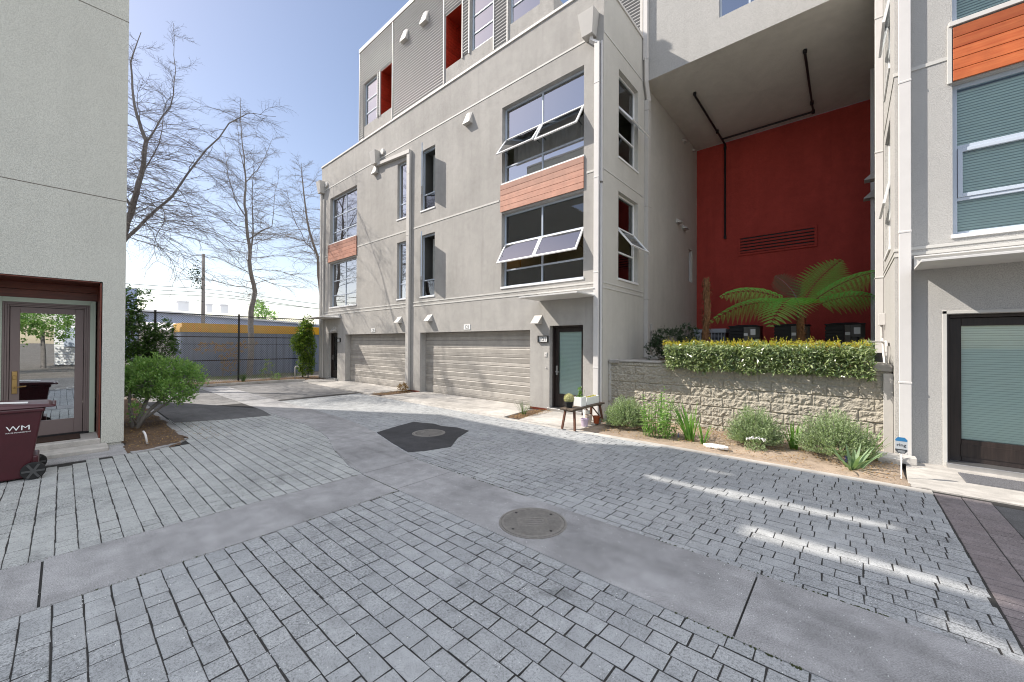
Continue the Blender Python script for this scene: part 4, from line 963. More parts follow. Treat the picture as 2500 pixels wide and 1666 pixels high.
leafshrub('dark_shrub', 'dark leafy shrub in the planter corner left of the brown stump', 'shrub', (-3.55, 10.7, 1.42), [(-3.6, 10.7, 1.9, .55, .5, .42), (-3.25, 10.9, 2.0, .35, .35, .42), (-3.9, 10.6, 1.75, .35, .35, .3)], 3600, .065, .035, 'lf_dark', z0=1.4, trunk=[([(-3.5, 10.7, 1.4), (-3.45, 10.75, 2.0)], .015, .008), ([(-3.3, 10.85, 1.9), (-3.15, 10.95, 2.55)], .006, .002)])

# ---- flower bed
lavender(-3.72, 8.12, .50, .66, 'round grey-green lavender bush at the left end of the bed, beside the bench', 21)
lavender(-1.28, 8.30, .50, .66, 'round grey-green lavender bush in the middle of the bed, with white flowers at its foot', 22)
lavender(-.16, 8.32, .58, .74, 'largest grey-green lavender bush, at the right end of the bed behind the iris', 23)
random.seed(31)
T = thing('sage_plant', 'tall bright green broad-leaved plant right of the first lavender bush', 'plant', (-2.85, 7.85, 0)); mb = MB(); st = []
for _ in range(46):
    x, y = -2.88 + U(-.26, .28), 7.85 + U(-.2, .25); h = U(.45, .98) * (1 - abs(x + 2.95) * .6); ln_ = V((U(-.18, .12), U(-.12, .12), h)); b = V((x, y, .02)); st.append([b, b + ln_ * .5, b + ln_])
    for q in range(15):
        t = .12 + .88 * q / 14; p = b + ln_ * t; a = q * 2.4 + U(-.4, .4); d = V((cos(a), sin(a), U(-.2, .5))).normalized(); mb.leaf(p, d, V((0, 0, 1)) + rdir() * .3, U(.07, .125) * (1 - .4 * t), U(.026, .042), 0, .3)
build(mb, 'foliage', 'lf_sage', T); stems(T, st, 'lf_iris', .006, .003)
IG = 'iris clumps in the bed'
blades(-2.28, 7.85, 34, .86, .22, .034, 'tall green iris clump right of the bright leafy plant', group=IG, lean=(-.12, 0))
blades(-2.02, 7.75, 16, .6, .13, .03, 'short upright iris clump between the tall iris and the white stone', group=IG)
blades(-.72, 8.45, 22, .62, .13, .03, 'thin upright iris clump between the two larger lavender bushes', group=IG)
blades(-1.45, 8.75, 9, .95, .1, .03, 'few iris blades rising behind the middle lavender bush', group=IG)
blades(.22, 8.45, 14, .66, .16, .03, 'iris blades behind the largest lavender bush, near the white downspout', group=IG, lean=(.08, 0))
random.seed(41); blades(.06, 7.62, 17, .44, .30, .055, 'pale grey-green broad-bladed iris at the right front of the bed', 'lf_iris_g', group=IG)
T = thing('white_flower_plant', 'small plant with white flower heads at the foot of the middle lavender', 'plant', (-1.22, 7.82, 0)); mb = MB(); fl_ = MB()
for _ in range(130): p = V((-1.22 + U(-.16, .16), 7.82 + U(-.06, .1), U(.02, .12))); mb.leaf(p, rdir(.1, 1), rdir(), .05, .016)
for _ in range(38):
    x = -1.35 + U(0, .3); p = V((x, 7.76 + U(-.02, .04), .22 + .05 * sin((x + 1.35) * 9) + U(-.015, .015)))
    for _ in range(4): fl_.leaf(p, rdir(), rdir(), .022, .016)
build(mb, 'foliage', 'lf_lav', T); build(fl_, 'flowers', 'white', T)
for (x, y, lb) in ((-2.42, 7.62, 'blue grape hyacinth spike beside the tall iris clump'), (-.02, 7.72, 'blue grape hyacinth spike in front of the largest lavender')):
    M.setdefault('bluef', plain('blue_flower', (.02, .02, .16), .6)); T = thing('hyacinth_flower', lb, 'flower', (x, y, 0), 'blue hyacinth spikes in the bed'); mb = MB()
    for k in range(70): a = U(0, 6.28); z = U(.10, .20); mb.leaf(V((x, y, z)), V((cos(a), sin(a), -.2)).normalized(), V((0, 0, 1)), .02, .012)
    build(mb, 'flower_head', 'bluef', T); mb = MB(); mb.tube([(x, y, 0), (x, y, .2)], .004, .003, 5); build(mb, 'stem', 'lf_iris', T)
mb = MB(); mb.prism([(-1.78 + .2 * cos(a * pi / 7) * (1 + .1 * sin(a * 3)), 7.64 + .11 * sin(a * pi / 7), .02) for a in range(14)], (0, 0, .045)); tag(build(mb, 'stepping_stone', 'white', bevel=.012, segs=2), 'flat white stepping stone lying in the bed', 'stone')
# dry leaves: stuff
random.seed(51); mb = MB()
for _ in range(5200):
    x, y = U(-4.3, .55), U(7.32, 9.15); 
    if noise.noise((x * 2, y * 2, 0)) + U(-.3, .3) < -.05 and y < 8.2: continue
    mb.leaf(V((x, y, .045 + .02 * R())), V((U(-1, 1), U(-1, 1), U(-.2, .3))).normalized(), (V((0, 0, 1)) + rdir() * .5).normalized(), U(.02, .05), U(.008, .02))
for _ in range(1000): x, y = U(-6.5, -6.05), U(7.35, 8.75); mb.leaf(V((x, y, .02 + .02 * R())), V((U(-1, 1), U(-1, 1), U(-.1, .3))).normalized(), (V((0, 0, 1)) + rdir() * .4), U(.02, .05), U(.006, .014))
for _ in range(500): x, y = U(-13.1, -12.4), U(7.3, 8.7); mb.leaf(V((x, y, .02 + .04 * R())), V((U(-1, 1), U(-1, 1), U(-.1, .3))).normalized(), (V((0, 0, 1)) + rdir() * .4), U(.03, .06), U(.01, .02))
for _ in range(1400):
    x, y = U(-22, -20.2), U(2.5, 9.2); mb.leaf(V((x, y, .03 + .03 * R())), V((U(-1, 1), U(-1, 1), U(-.1, .3))).normalized(), (V((0, 0, 1)) + rdir() * .4), U(.04, .08), U(.015, .03))
for _ in range(900): x, y = U(-13, -9.05), U(.75, 1.5); mb.leaf(V((x, y, .05 + .02 * R())), V((U(-1, 1), U(-1, 1), U(-.1, .3))).normalized(), (V((0, 0, 1)) + rdir() * .4), U(.02, .05), U(.008, .02))
for _ in range(130): x, y = -9.2 - abs(random.gauss(0, 1.2)), 1.72 + abs(random.gauss(0, .35)); mb.leaf(V((x, y, .012)), V((U(-1, 1), U(-1, 1), U(-.1, .2))).normalized(), V((0, 0, 1)), U(.03, .05), U(.012, .02))
tag(build(mb, 'fallen_leaves', 'lf_dry'), 'brown fallen leaves and mulch scattered over the planting beds', 'leaves', kind='stuff')
random.seed(61); blades(-6.38, 7.85, 60, .42, .2, .008, 'wispy grey-green grass tuft beside the garage pier', 'lf_grass', 'grass_tuft', 'grass', z=.02)
leafshrub('dry_plant', 'small dry brown plant at the foot of the middle downspout', 'plant', (-12.75, 8.45, 0), [(-12.75, 8.45, .17, .2, .18, .16)], 500, .06, .03, 'lf_dry')

# ---- pruned bush at the left building
random.seed(71)
tr = [([(-11.45, 1.05, 0), (-11.5, 1.1, .25), (-11.75, 1.25, .6), (-12.0, 1.4, 1.05)], .05, .02), ([(-11.45, 1.05, .02), (-11.35, 1.2, .35), (-11.5, 1.6, .75), (-11.6, 1.8, 1.1)], .045, .018), ([(-11.5, 1.0, .02), (-11.6, .95, .5), (-11.7, .95, 1.0)], .04, .018), ([(-11.4, 1.15, .2), (-11.1, 1.5, .55), (-11.0, 1.8, .85)], .03, .012), ([(-11.5, 1.05, .1), (-11.9, 1.2, .45), (-12.4, 1.4, .9)], .03, .012), ([(-11.45, 1.05, .1), (-11.2, .95, .3), (-11.0, .92, .45)], .02, .008)]
leafshrub('rounded_bush', 'round green bush with bare twisted stems beside the left building', 'bush', (-11.45, 1.1, 0), [(-11.8, 1.45, 1.18, .72, .62, .34), (-11.45, 1.85, 1.02, .42, .40, .36), (-12.1, 1.15, 1.08, .5, .42, .36), (-11.3, 1.2, .95, .36, .34, .25), (-10.95, .95, .42, .18, .14, .14), (-11.3, 1.65, .72, .42, .36, .24), (-11.9, 1.2, .80, .5, .4, .25), (-10.95, 1.5, .88, .26, .26, .22)], 13000, .075, .034, 'lf_bush', tr, 'bark', leafup=.5)
# ---- ivy on the fence, climbing vine at the house corner
random.seed(81)
leafshrub('ivy', 'dark ivy covering the left end of the chain-link fence', 'vine', (-21.9, 1.9, 0), [(-21.9, 1.9, 2.1, .6, .8, 1.0), (-21.95, 1.5, 2.9, .5, .6, .9), (-21.9, 2.7, 1.6, .5, .6, .7), (-21.9, 1.9, .9, .5, .9, .7), (-22, 1.9, 3.6, .35, .55, .5), (-21.9, 2.9, 2.5, .3, .35, .4)], 11000, .10, .08, 'lf_ivy', [([(-22, 1.8, 0), (-21.9, 2, 1.4), (-21.9, 1.7, 3.0)], .05, .02)], leafup=-.2)
leafshrub('climbing_vine', 'green climbing vine at the far left corner of the grey townhouse', 'vine', (-21.35, 8.35, 0), [(-21.35, 8.3, 1.6, .55, .45, .9), (-21.4, 8.3, 2.4, .45, .4, .6), (-21.3, 8.3, .7, .4, .4, .6), (-21.6, 8.1, 1.9, .5, .4, .5), (-21.2, 8.35, 2.9, .25, .25, .35)], 9500, .095, .065, 'lf_vine', [([(-21.3, 8.4, 0), (-21.3, 8.35, 1.2), (-21.35, 8.3, 2.6)], .03, .01)], leafup=-.1)
random.seed(91)
blades(-21.4, 5.55, 40, .5, .2, .02, 'dark grassy clump at the foot of the middle fence post', 'lf_ivy', 'grass_tuft', 'grass', z=.02)
leafshrub('yellow_sapling', 'small yellow-green sapling in front of the chain-link fence', 'sapling', (-21.2, 6.45, 0), [(-21.2, 6.45, .35, .2, .3, .3), (-21.2, 6.55, .8, .15, .25, .3)], 420, .06, .03, 'lf_vine', [([(-21.2, 6.4, 0), (-21.2, 6.5, .5), (-21.2, 6.6, 1.05)], .012, .004)])
leafshrub('roadside_weed', 'low bushy weed left of the pipe at the fence curb', 'weed', (-21.2, 6.9, 0), [(-21.2, 6.9, .18, .18, .22, .18)], 300, .06, .025, 'lf_bush')
random.seed(95)
leafshrub('bramble', 'tangle of dry bramble and pale leaves against the blue container', 'bramble', (-24.6, 5.6, 0), [(-24.9, 5.0, 1.6, .4, .7, .3), (-24.8, 6.0, 1.55, .4, .7, .3), (-24.8, 5.8, .8, .4, .5, .6), (-24.8, 6.6, 1.75, .3, .5, .25)], 2600, .07, .04, 'lf_dry', [([(-24.8, 5.5, 0), (-24.8, 5.6, 1), (-24.9, 5.3, 1.7)], .03, .01)])
mb = MB()
for _ in range(2200): mb.leaf(V((U(-25, -22.4), U(2, 9), .03)), V((U(-.4, .4), U(-.4, .4), 1)).normalized(), rdir(), U(.05, .16), .012)
tag(build(mb, 'grass', 'lf_grass'), 'short rough grass growing behind the chain-link fence', 'grass', kind='stuff')

# ============================================================ BARE TREES
def limb(mb, pts, r0, r1, n=6):
    pts = [V(p) for p in pts]; out = [pts[0]]
    for a, b, i in zip(pts, pts[1:], range(len(pts))):
        for k in range(1, 4):
            q = a.lerp(b, k / 3)
            if k < 3: q = q + rdir() * (b - a).length * .025
            out.append(q)
    mb.tube(out, r0, r1, n, cap=False); return out
def twig(mb, p, d, L, r, lvl, droop=.25, up=0.0):
    n = 7 if lvl == 0 else 5; pts = [V(p)]; d = V(d).normalized(); st = L / n; ch = []
    for k in range(n):
        d = (d + rdir() * .24 + V((0, 0, -droop * (k / n) * .5 + up))).normalized(); pts.append(pts[-1] + d * st); ch.append((pts[-1], d.copy()))
    mb.tube(pts, r, max(.002, r * .35), 4 if lvl == 0 else 3, cap=False)
    if lvl >= 2: return
    k = 0
    for (q, dd) in ch[:-1] if lvl else ch:
        for _ in range(2 if lvl == 0 else 1):
            k += 1; s = dd.cross(V((0, 0, 1))); s = (s.normalized() if s.length > .01 else V((1, 0, 0))) * (1 if k % 2 else -1)
            nd = (dd * .85 + s * U(.35, .9) + V((0, 0, U(-.15, .3)))).normalized(); twig(mb, q, nd, L * U(.28, .5), max(.0028, r * .5), lvl + 1, droop, up)
def bare_tree(label, trunk, limbs, spec, base, group='bare trees behind the fence', seed=1, mat='bark'):
    random.seed(seed); T = thing('bare_tree', label, 'tree', base, group)
    mb = MB(); tl = limb(mb, trunk[0], trunk[1], trunk[2], 9); build(mb, 'trunk', mat, T, smooth=True)
    mb = MB(); lines = [tl]
    for (pts, r0, r1) in limbs: lines.append(limb(mb, pts, r0 * .68, r1 * .5, 6))
    for li, lo, hi, n, L0, L1, elev, droop in spec:
        ln_ = lines[li]; N = len(ln_) - 1
        n = int(n * 1.3)
        for k in range(n):
            t = lo + (hi - lo) * (k + R()) / n; i = min(N - 1, int(t * N)); p = ln_[i].lerp(ln_[i + 1], t * N - i); a = k * 2.4 + U(-.5, .5); L = (L0 + (L1 - L0) * (k / max(1, n - 1))) * U(.75, 1.15)
            twig(mb, p, V((cos(a), sin(a), elev + U(-.15, .2))), L, .005 + .0042 * L, 0, droop)
    build(mb, 'branches', mat, T); return T
X = -24.5
bare_tree('slender upright bare tree in the middle, standing behind the fence', ([(X, 6.62, 0), (X, 6.66, 2.86), (X, 6.70, 3.75), (X, 6.85, 4.65), (X, 6.62, 5.8), (X, 6.56, 7.2), (X, 6.42, 8.3), (X, 6.33, 9.7), (X, 6.36, 10.8), (X, 6.2, 12.4), (X, 6.08, 14.9)], .15, .012),
    [([(X, 6.6, 6.6), (X - .1, 6.75, 7.6), (X - .1, 6.72, 9), (X, 6.69, 10.6), (X + .1, 6.72, 12.6)], .07, .015), ([(X, 6.5, 7.4), (X + .2, 7.1, 8.0), (X + .3, 7.55, 8.3), (X + .3, 7.65, 9.7), (X + .2, 7.9, 11.5)], .06, .012), ([(X, 6.4, 8.6), (X, 5.9, 9.4), (X + .3, 5.5, 10.5), (X + .3, 5.35, 12)], .05, .012), ([(X, 6.34, 10.4), (X, 6.9, 11.3), (X, 7.4, 12.6), (X, 7.7, 13.6)], .04, .01), ([(X, 6.36, 10.8), (X, 6.05, 12.2), (X + .1, 5.9, 13.8)], .035, .01)],
    [(0, .28, .62, 19, 3.0, 2.6, .10, .22), (0, .62, .97, 16, 2.0, .6, .45, .05), (1, .2, .95, 10, 1.8, .8, .4, .1), (2, .2, .95, 11, 1.8, .7, .35, .15), (3, .2, .95, 9, 1.5, .7, .4, .1), (4, .2, .95, 7, 1.2, .6, .5, .1), (5, .2, .95, 6, 1.0, .5, .6, .05)], (X, 6.62, 0), seed=4)
X = -22.0
bare_tree('leaning forked bare tree at left, rising from behind the pale building', ([(X, .7, 0), (X, .9, 2.5), (X, 1.3, 4.8), (X, 1.6, 6.3), (X, 1.85, 7.6), (X, 2.05, 8.7), (X, 2.19, 10.2), (X, 1.98, 10.9), (X, 1.82, 11.6), (X, 1.7, 13.2), (X, 2.0, 14.6)], .16, .012),
    [([(X, 1.5, 5.7), (X + .1, 2.2, 6.9), (X + .2, 3.0, 8.05), (X + .2, 3.75, 9.7), (X + .1, 5.0, 12.1), (X, 5.8, 13.0), (X, 7.0, 13.35)], .10, .015), ([(X, 2.19, 10.1), (X, 2.6, 11.2), (X, 2.95, 12.0), (X, 3.1, 13.6), (X, 3.0, 15.6)], .06, .01), ([(X, 1.8, 7.2), (X - .3, 1.2, 8.6), (X - .4, .6, 10.5), (X - .4, .3, 12.5)], .06, .012), ([(X, 1.7, 6.8), (X + .9, 1.9, 8), (X + 1.6, 2.4, 9.6), (X + 1.8, 2.6, 11.4)], .06, .012)],
    [(0, .45, .72, 13, 2.8, 2.4, .2, .3), (0, .72, .98, 10, 1.5, .7, .45, .1), (1, .08, .95, 24, 2.9, 1.2, .05, .4), (2, .1, .95, 12, 1.8, .7, .35, .15), (3, .2, .95, 10, 1.8, .8, .3, .2), (4, .1, .95, 12, 2.0, .9, .25, .25), (1, .05, .4, 12, 3.2, 2.6, -.2, .6), (0, .35, .55, 12, 3.2, 2.6, -.15, .6)], (X, .7, 0), seed=8, mat='bark_d')
X = -26.5
bare_tree('bare tree at right, partly hidden by the corner of the grey townhouse', ([(X, 11.4, 0), (X, 11.3, 4), (X, 11.0, 7.5), (X, 10.3, 9.8), (X, 10.0, 12.2), (X, 9.9, 13.4)], .13, .012),
    [([(X, 11.2, 6), (X, 11.8, 8), (X, 12.3, 10.5), (X, 12.2, 13)], .08, .012), ([(X, 10.9, 7.8), (X, 10.2, 8.3), (X, 9.4, 10.0), (X, 9.0, 11.6)], .05, .01)],
    [(0, .35, .7, 15, 3.2, 2.6, .1, .3), (0, .7, .97, 10, 1.8, .8, .4, .1), (1, .2, .95, 11, 2.2, .9, .3, .15), (2, .2, .95, 10, 1.8, .8, .3, .15)], (X, 11.4, 0), seed=12)

# ============================================================ FENCE AND WHAT STANDS BEHIND IT
FX = -22.1
T = thing('chain_link_fence', 'tall black chain-link fence closing the far end of the court', 'fence', (FX, 4.5, 0))
for y in (-.35, 2.55, 5.53, 8.44): mb = MB(); mb.tube([(FX, y, 0), (FX, y, 3.16)], .04, n=8); mb.tube([(FX, y, 3.16), (FX, y, 3.2)], .045, n=8); build(mb, 'post', 'black', T)
for z in (3.10, 2.10, 1.77, 1.02): mb = MB(); mb.tube([(FX + .02, -.4, z), (FX + .02, 8.5, z)], .024 if z != 1.77 else .012, n=6); build(mb, 'rail', 'black', T)
mb = MB(); pt = .085; y0, y1, z0, z1 = -.35, 8.44, .05, 3.1; H = z1 - z0; c = y0 - H
while c < y1:
    for s in (1, -1):
        a, b = (c, c + H) if s == 1 else (c + H, c); lo, hi = max(min(a, b), y0), min(max(a, b), y1)
        if hi - lo < .02: continue
        zz = lambda yy: z0 + (yy - a) * (1 if s == 1 else -1)
        mb.tube([(FX + .004 * s, lo, zz(lo)), (FX + .004 * s, hi, zz(hi))], .0062, n=3, cap=False)
    c += pt
build(mb, 'wire_mesh', 'black', T)
mb = MB(); mb.tube([(-20.6, 7.5, 0), (-20.6, 7.5, .62), (-20.6, 7.52, .68), (-20.6, 7.6, .7), (-20.6, 7.66, .66)], .025, n=8); tag(build(mb, 'vent_pipe', 'pipe', smooth=True), 'short bent grey pipe standing at the foot of the fence', 'pipe')
mb = MB(); mb.tube([(-9.55, 1.02, 0), (-9.6, 1.0, .16), (-9.63, .99, .2), (-9.72, .98, .22)], .017, n=8); tag(build(mb, 'sprinkler_pipe', 'pipe_w', smooth=True), 'pale bent sprinkler pipe sticking up in the bed under the bush', 'pipe')

M['blueg'] = plain('blue_grey_metal', (.16, .20, .28), .6, .15, 1.5)
M['yellow'] = plain('yellow_paint', (.60, .33, .015), .55, .12, 2)
T = thing('shipping_container', 'blue-grey ribbed container shed with a yellow roof edge behind the fence', 'container', (-27, 7.2, 0))
mb = MB(); y = 4.0
while y < 10.9: mb.hexa([(-26.0, y, 0), (-25.95, y + .06, 0), (-25.95, y + .17, 0), (-26.0, y + .23, 0), (-26.0, y, 2.4), (-25.95, y + .06, 2.4), (-25.95, y + .17, 2.4), (-26.0, y + .23, 2.4)]); y += .30
mb.box(-28.4, -26.0, 3.98, 11, 0, 2.4); build(mb, 'wall', 'blueg', T)
mb = MB(); mb.box(-28.45, -25.9, 3.93, 11, 2.38, 2.63); mb.box(-28.4, -25.98, 4.02, 11, 2.635, 2.86); build(mb, 'roof_edge', 'yellow', T, .01)
mb = MB(); mb.box(-25.94, -25.9, 8.42, 8.66, 0, 2.37); build(mb, 'door_post', 'blueg', T, .01)
T = thing('board_shed', 'small grey shed of vertical boards left of the yellow-edged container', 'shed', (-28.3, 3.6, 0))
mb = MB(); y = 2.7
while y < 4.18: mb.box(-27.5, -27.47, y, y + .09, 0, 2.42); y += .105
mb.box(-29, -27.5, 2.7, 4.2, 0, 2.4); build(mb, 'wall', 'pipe', T)
mb = MB(); mb.hexa([(-29.2, 2.6, 2.43), (-27.4, 2.6, 2.43), (-27.4, 4.25, 2.43), (-29.2, 4.25, 2.43), (-29.2, 2.6, 2.95), (-27.42, 2.6, 2.5), (-27.42, 4.25, 2.5), (-29.2, 4.25, 2.95)]); build(mb, 'roof', 'white', T)
M['bluewall'] = plain('warehouse_wall', (.30, .36, .50), .7, .06, .3); M['roofw'] = plain('warehouse_roof', (.62, .62, .62), .7, .08, .2)
T = thing('warehouse', 'long low blue-grey warehouse with a pale roof in the background', 'warehouse', (-62, 18, 0))
mb = MB(); mb.hexa([(-60, -6, 0), (-60, 8, 0), (-90, 50, 0), (-110, -6, 0), (-60, -6, 5.2), (-60, 8, 5.2), (-90, 50, 5.2), (-110, -6, 5.2)]); mb.box(-66, -61, -8, 5.5, 5.25, 7.9); build(mb, 'wall', 'bluewall', T)
mb = MB(); mb.hexa([(-59.7, -6, 5.21), (-59.7, 8.2, 5.21), (-90, 51, 5.21), (-110, -6, 5.21), (-59.7, -6, 5.45), (-59.7, 8.2, 5.45), (-90, 51, 5.45), (-110, -6, 9.5)]); build(mb, 'roof', 'roofw', T)
for (yy, s) in ((10.5, 1.2), (13.8, .7), (15.5, .9)): mb = MB(); mb.box(-72, -72 + s, yy, yy + s, 6.3, 7.3 + .2 * s); mb.box(-72.1, -71.9 + s, yy - .1, yy + s + .1, 7.3 + .2 * s, 7.42 + .2 * s); build(mb, 'roof_unit', 'roofw', T)
T = thing('utility_pole', 'weathered wooden utility pole beyond the fence', 'pole', (-40, 7.52, 0))
mb = MB(); mb.tube([(-40, 7.55, 0), (-40, 7.5, 9.1)], .15, .11, 9); build(mb, 'post', 'bark', T, smooth=True)
mb = MB()
for z in (5.2, 6.2, 7.0, 7.9): mb.tube([(-39.85, 7.5, z), (-39.8, 7.1, z + .02)], .02, n=5)
build(mb, 'step', 'black', T)
random.seed(97); mb = MB()
for _ in range(170): mb.leaf(V((-39.9 + U(-.2, .2), 7.05 + random.gauss(0, .18), 7.2 + random.gauss(0, .45))), rdir(), rdir(), .16, .1)
build(mb, 'ivy', 'lf_dark', T)
for i, (z0, z1) in enumerate(((6.4, 5.2), (5.9, 4.6), (5.4, 4.9))):
    mb = MB(); pts = [(-40 - 1.5 * t, -12 + 19.5 * t, z0 + (6.4 - i * .3 - z0) * t - .9 * t * (1 - t)) for t in [k / 8 for k in range(9)]] + [(-40 + 4 * t, 7.5 + 16 * t, 6.4 - i * .3 + (z1 - 6.4 + i * .3) * t - 1.0 * t * (1 - t)) for t in [k / 8 for k in range(1, 9)]]
    mb.tube(pts, .018, n=4); tag(build(mb, 'overhead_wire', 'black'), ['highest overhead wire running past the utility pole', 'middle overhead wire running past the utility pole', 'lowest overhead wire running past the utility pole'][i], 'wire', 'overhead wires')
random.seed(99)
leafshrub('leafy_tree', 'small round green tree far behind the warehouse roof', 'tree', (-88, 25.3, 0), [(-88, 25.3, 7.7, 1.6, 1.6, 2.4), (-88, 27.3, 6.8, 1.0, 1.3, 1.6)], 1500, .4, .26, 'lf_bush', [([(-88, 25.3, 0), (-88, 25.3, 7)], .3, .15)])
# trees and a house on the street side (they show in the glass of the left door)
random.seed(103)
for (x, y, lb) in ((15, -2.3, 'broad leafy street tree mirrored in the left door, the nearer one'), (22, -.9, 'dense leafy street tree mirrored in the left door, the farther one')):
    leafshrub('street_tree', lb, 'tree', (x, y, 0), [(x, y, 3.6, 1.8, 1.6, 1.5), (x + .4, y - 1, 4.4, 1.5, 1.5, 1.4), (x, y + .9, 2.7, 1.0, .9, .8)], 3200, .22, .13, 'lf_bush', [([(x, y, 0), (x, y, 3.2)], .16, .1)])
T = thing('neighbour_house', 'pale clapboard house across the street, mirrored in the left door', 'house', (30, 2, 0))
mb = MB(); 
for k in range(28): mb.hexa([(27, -.4, k * .2), (27, 6, k * .2), (33, 6, k * .2), (33, -.4, k * .2), (27.04, -.4, k * .2 + .2), (27.04, 6, k * .2 + .2), (33, 6, k * .2 + .2), (33, -.4, k * .2 + .2)])
build(mb, 'wall', 'white', T)
mb = MB(); mb.box(26.9, 27.03, .1, 1.0, 1.4, 3.0); build(mb, 'window', 'frame', T)
mb = MB(); mb.prism([(26.6, -.7, 5.6), (26.6, 6.3, 5.6), (26.6, 2.8, 8)], (7, 0, 0)); build(mb, 'roof', 'asph2', T)

# ============================================================ SMALL THINGS
# ---- air conditioners in the planter
def ac_dark(xc, y, label, wd=.9, h=1.02, seed=0):
    T = thing('air_conditioner', label, 'air conditioner', (xc, y, 1.5), 'air conditioning units along the red wall'); z = 1.5; a, b = xc - wd / 2, xc + wd / 2; s = a + wd * .50; y0, y1 = y - .4, y + .4
    mb = MB(); mb.box(a + .02, s - .005, y0 + .03, y1, z + .05, z + h - .06); mb.box(s, b - .02, y0 + .1, y1, z + .05, z + h - .06)
    for k in range(8): mb.box(a, s - .004, y0, y0 + .028, z + .08 + k * (h - .18) / 8, z + .08 + (k + .82) * (h - .18) / 8)
    build(mb, 'grille', 'black', T, .004)
    mb = MB(); mb.box(s, s + .13, y0 - .002, y0 + .1, z + .05, z + h - .061); mb.box(s + .132, b - .1, y0 - .004, y0 + .098, z + h - .42, z + h - .061); mb.hexa([(b - .098, y0 - .002, z + h - .42), (b, y0 + .12, z + h - .42), (b, y0 + .2, z + h - .42), (b - .098, y0 + .2, z + h - .42), (b - .098, y0 - .002, z + h - .061), (b, y0 + .12, z + h - .061), (b, y0 + .2, z + h - .061), (b - .098, y0 + .2, z + h - .061)])
    mb.box(s + .132, b - .02, y0 + .06, y0 + .098, z + .05, z + h - .425); build(mb, 'corner_panel', 'acg', T, .006)
    mb = MB(); mb.box(a - .01, b + .005, y0 - .01, y1 + .01, z + h - .058, z + h - .02); mb.lathe((xc, y, z + h - .02), [(.36, 0), (.34, .03), (.1, .04)], 18); mb.box(a, b, y0, y1, z, z + .045); build(mb, 'top_cover', 'black', T, .008)
    mb = MB(); mb.box(s + .01, s + .12, y0 - .006, y0 - .003, z + h - .36, z + h - .27); mb.box(s + .2, s + .34, y0 - .008, y0 - .005, z + h - .33, z + h - .14); build(mb, 'sticker', 'white', T)
    mb = MB(); mb.tube([(b - .16, y0 - .03, z + h - .42), (b - .13, y0 - .05, z + h - .7), (b - .08, y0 - .03, z + .02)], .022, n=7); build(mb, 'hose', 'black', T, smooth=True)
M['acg'] = plain('ac_grey', (.14, .135, .12), .5, .1)
ac_dark(-2.64, 15.3, 'dark air conditioner right of the light grey one'); ac_dark(-1.34, 15.3, 'dark air conditioner half hidden behind the tree fern trunk'); ac_dark(-.07, 15.3, 'dark air conditioner nearest the white wall at right')
T = thing('air_conditioner', 'light grey louvred air conditioner behind the brown stump', 'air conditioner', (-3.68, 15.3, 1.5), 'air conditioning units along the red wall')
mb = MB(); mb.box(-4.2, -3.2, 14.93, 15.67, 1.5, 1.56); mb.box(-4.22, -3.18, 14.91, 15.69, 2.28, 2.42); mb.box(-4.2, -3.98, 14.93, 15.67, 1.561, 2.279)
for k in range(8): x = -3.95 + k * .105; mb.box(x, x + .018, 14.915, 14.94, 1.561, 2.279)
build(mb, 'casing', 'lgrey' if 'lgrey' in M else M.setdefault('lgrey', plain('light_grey_metal', (.32, .35, .40), .5)), T, .006)
mb = MB(); mb.box(-3.97, -3.22, 14.97, 15.65, 1.562, 2.278); build(mb, 'coil', 'black', T)
mb = MB()
for k in range(16): mb.box(-3.97, -3.2, 14.945, 14.965, 1.58 + k * .043, 1.59 + k * .043)
build(mb, 'louvres', 'lgrey', T)
# ---- manhole covers
def manhole(x, y, r, label, rot, flat=True):
    T = thing('manhole_cover', label, 'manhole cover', (x, y, .008), 'round iron manhole covers'); mb = MB(); mb.lathe((x, y, .0), [(r + .025, 0), (r + .025, .011), (r + .006, .012), (r + .004, .007)], 48); build(mb, 'ring', 'iron', T)
    mb = MB(); mb.lathe((x, y, .0), [(r, .004), (r, .0125), (r - .006, .014)], 48); c = cos(rot); s = sin(rot); k = -r
    def rb(u0, u1, v0, v1, z0, z1):
        P = lambda u, v, z: (x + u * c - v * s, y + u * s + v * c, z); mb.hexa([P(u0, v0, z0), P(u1, v0, z0), P(u1, v1, z0), P(u0, v1, z0), P(u0, v0, z1), P(u1, v0, z1), P(u1, v1, z1), P(u0, v1, z1)])
    v = -r + .03
    while v < r - .02:
        w_ = sqrt(max(0, (r - .03) ** 2 - v * v))
        if w_ > .03:
            if abs(v) < .09:
                rb(-w_, -.16, v, v + .010, .014, .0165); rb(.16, w_, v, v + .010, .014, .0165)
            else: rb(-w_, w_, v, v + .010, .014, .0165)
        v += .021
    for q in ((-.14, .14, .06, .072), (-.14, .14, -.072, -.06), (-.14, -.128, -.06, .06), (.128, .14, -.06, .06), (-.10, .10, .012, .028), (-.10, .10, -.028, -.012)): rb(*q, .014, .0175)
    build(mb, 'lid', 'iron', T); mb = MB()
    for a in range(4): p = (x + (r - .06) * cos(rot + .6 + a * pi / 2), y + (r - .06) * sin(rot + .6 + a * pi / 2)); mb.lathe((p[0], p[1], .0145), [(.016, 0), (.014, .003)], 10)
    build(mb, 'bolts', 'black', T)
manhole(-2.47, 3.20, .325, 'large ribbed manhole cover set in the concrete strip in the foreground', .8); manhole(-6.53, 4.95, .31, 'manhole cover in the black asphalt patch farther back', .4)
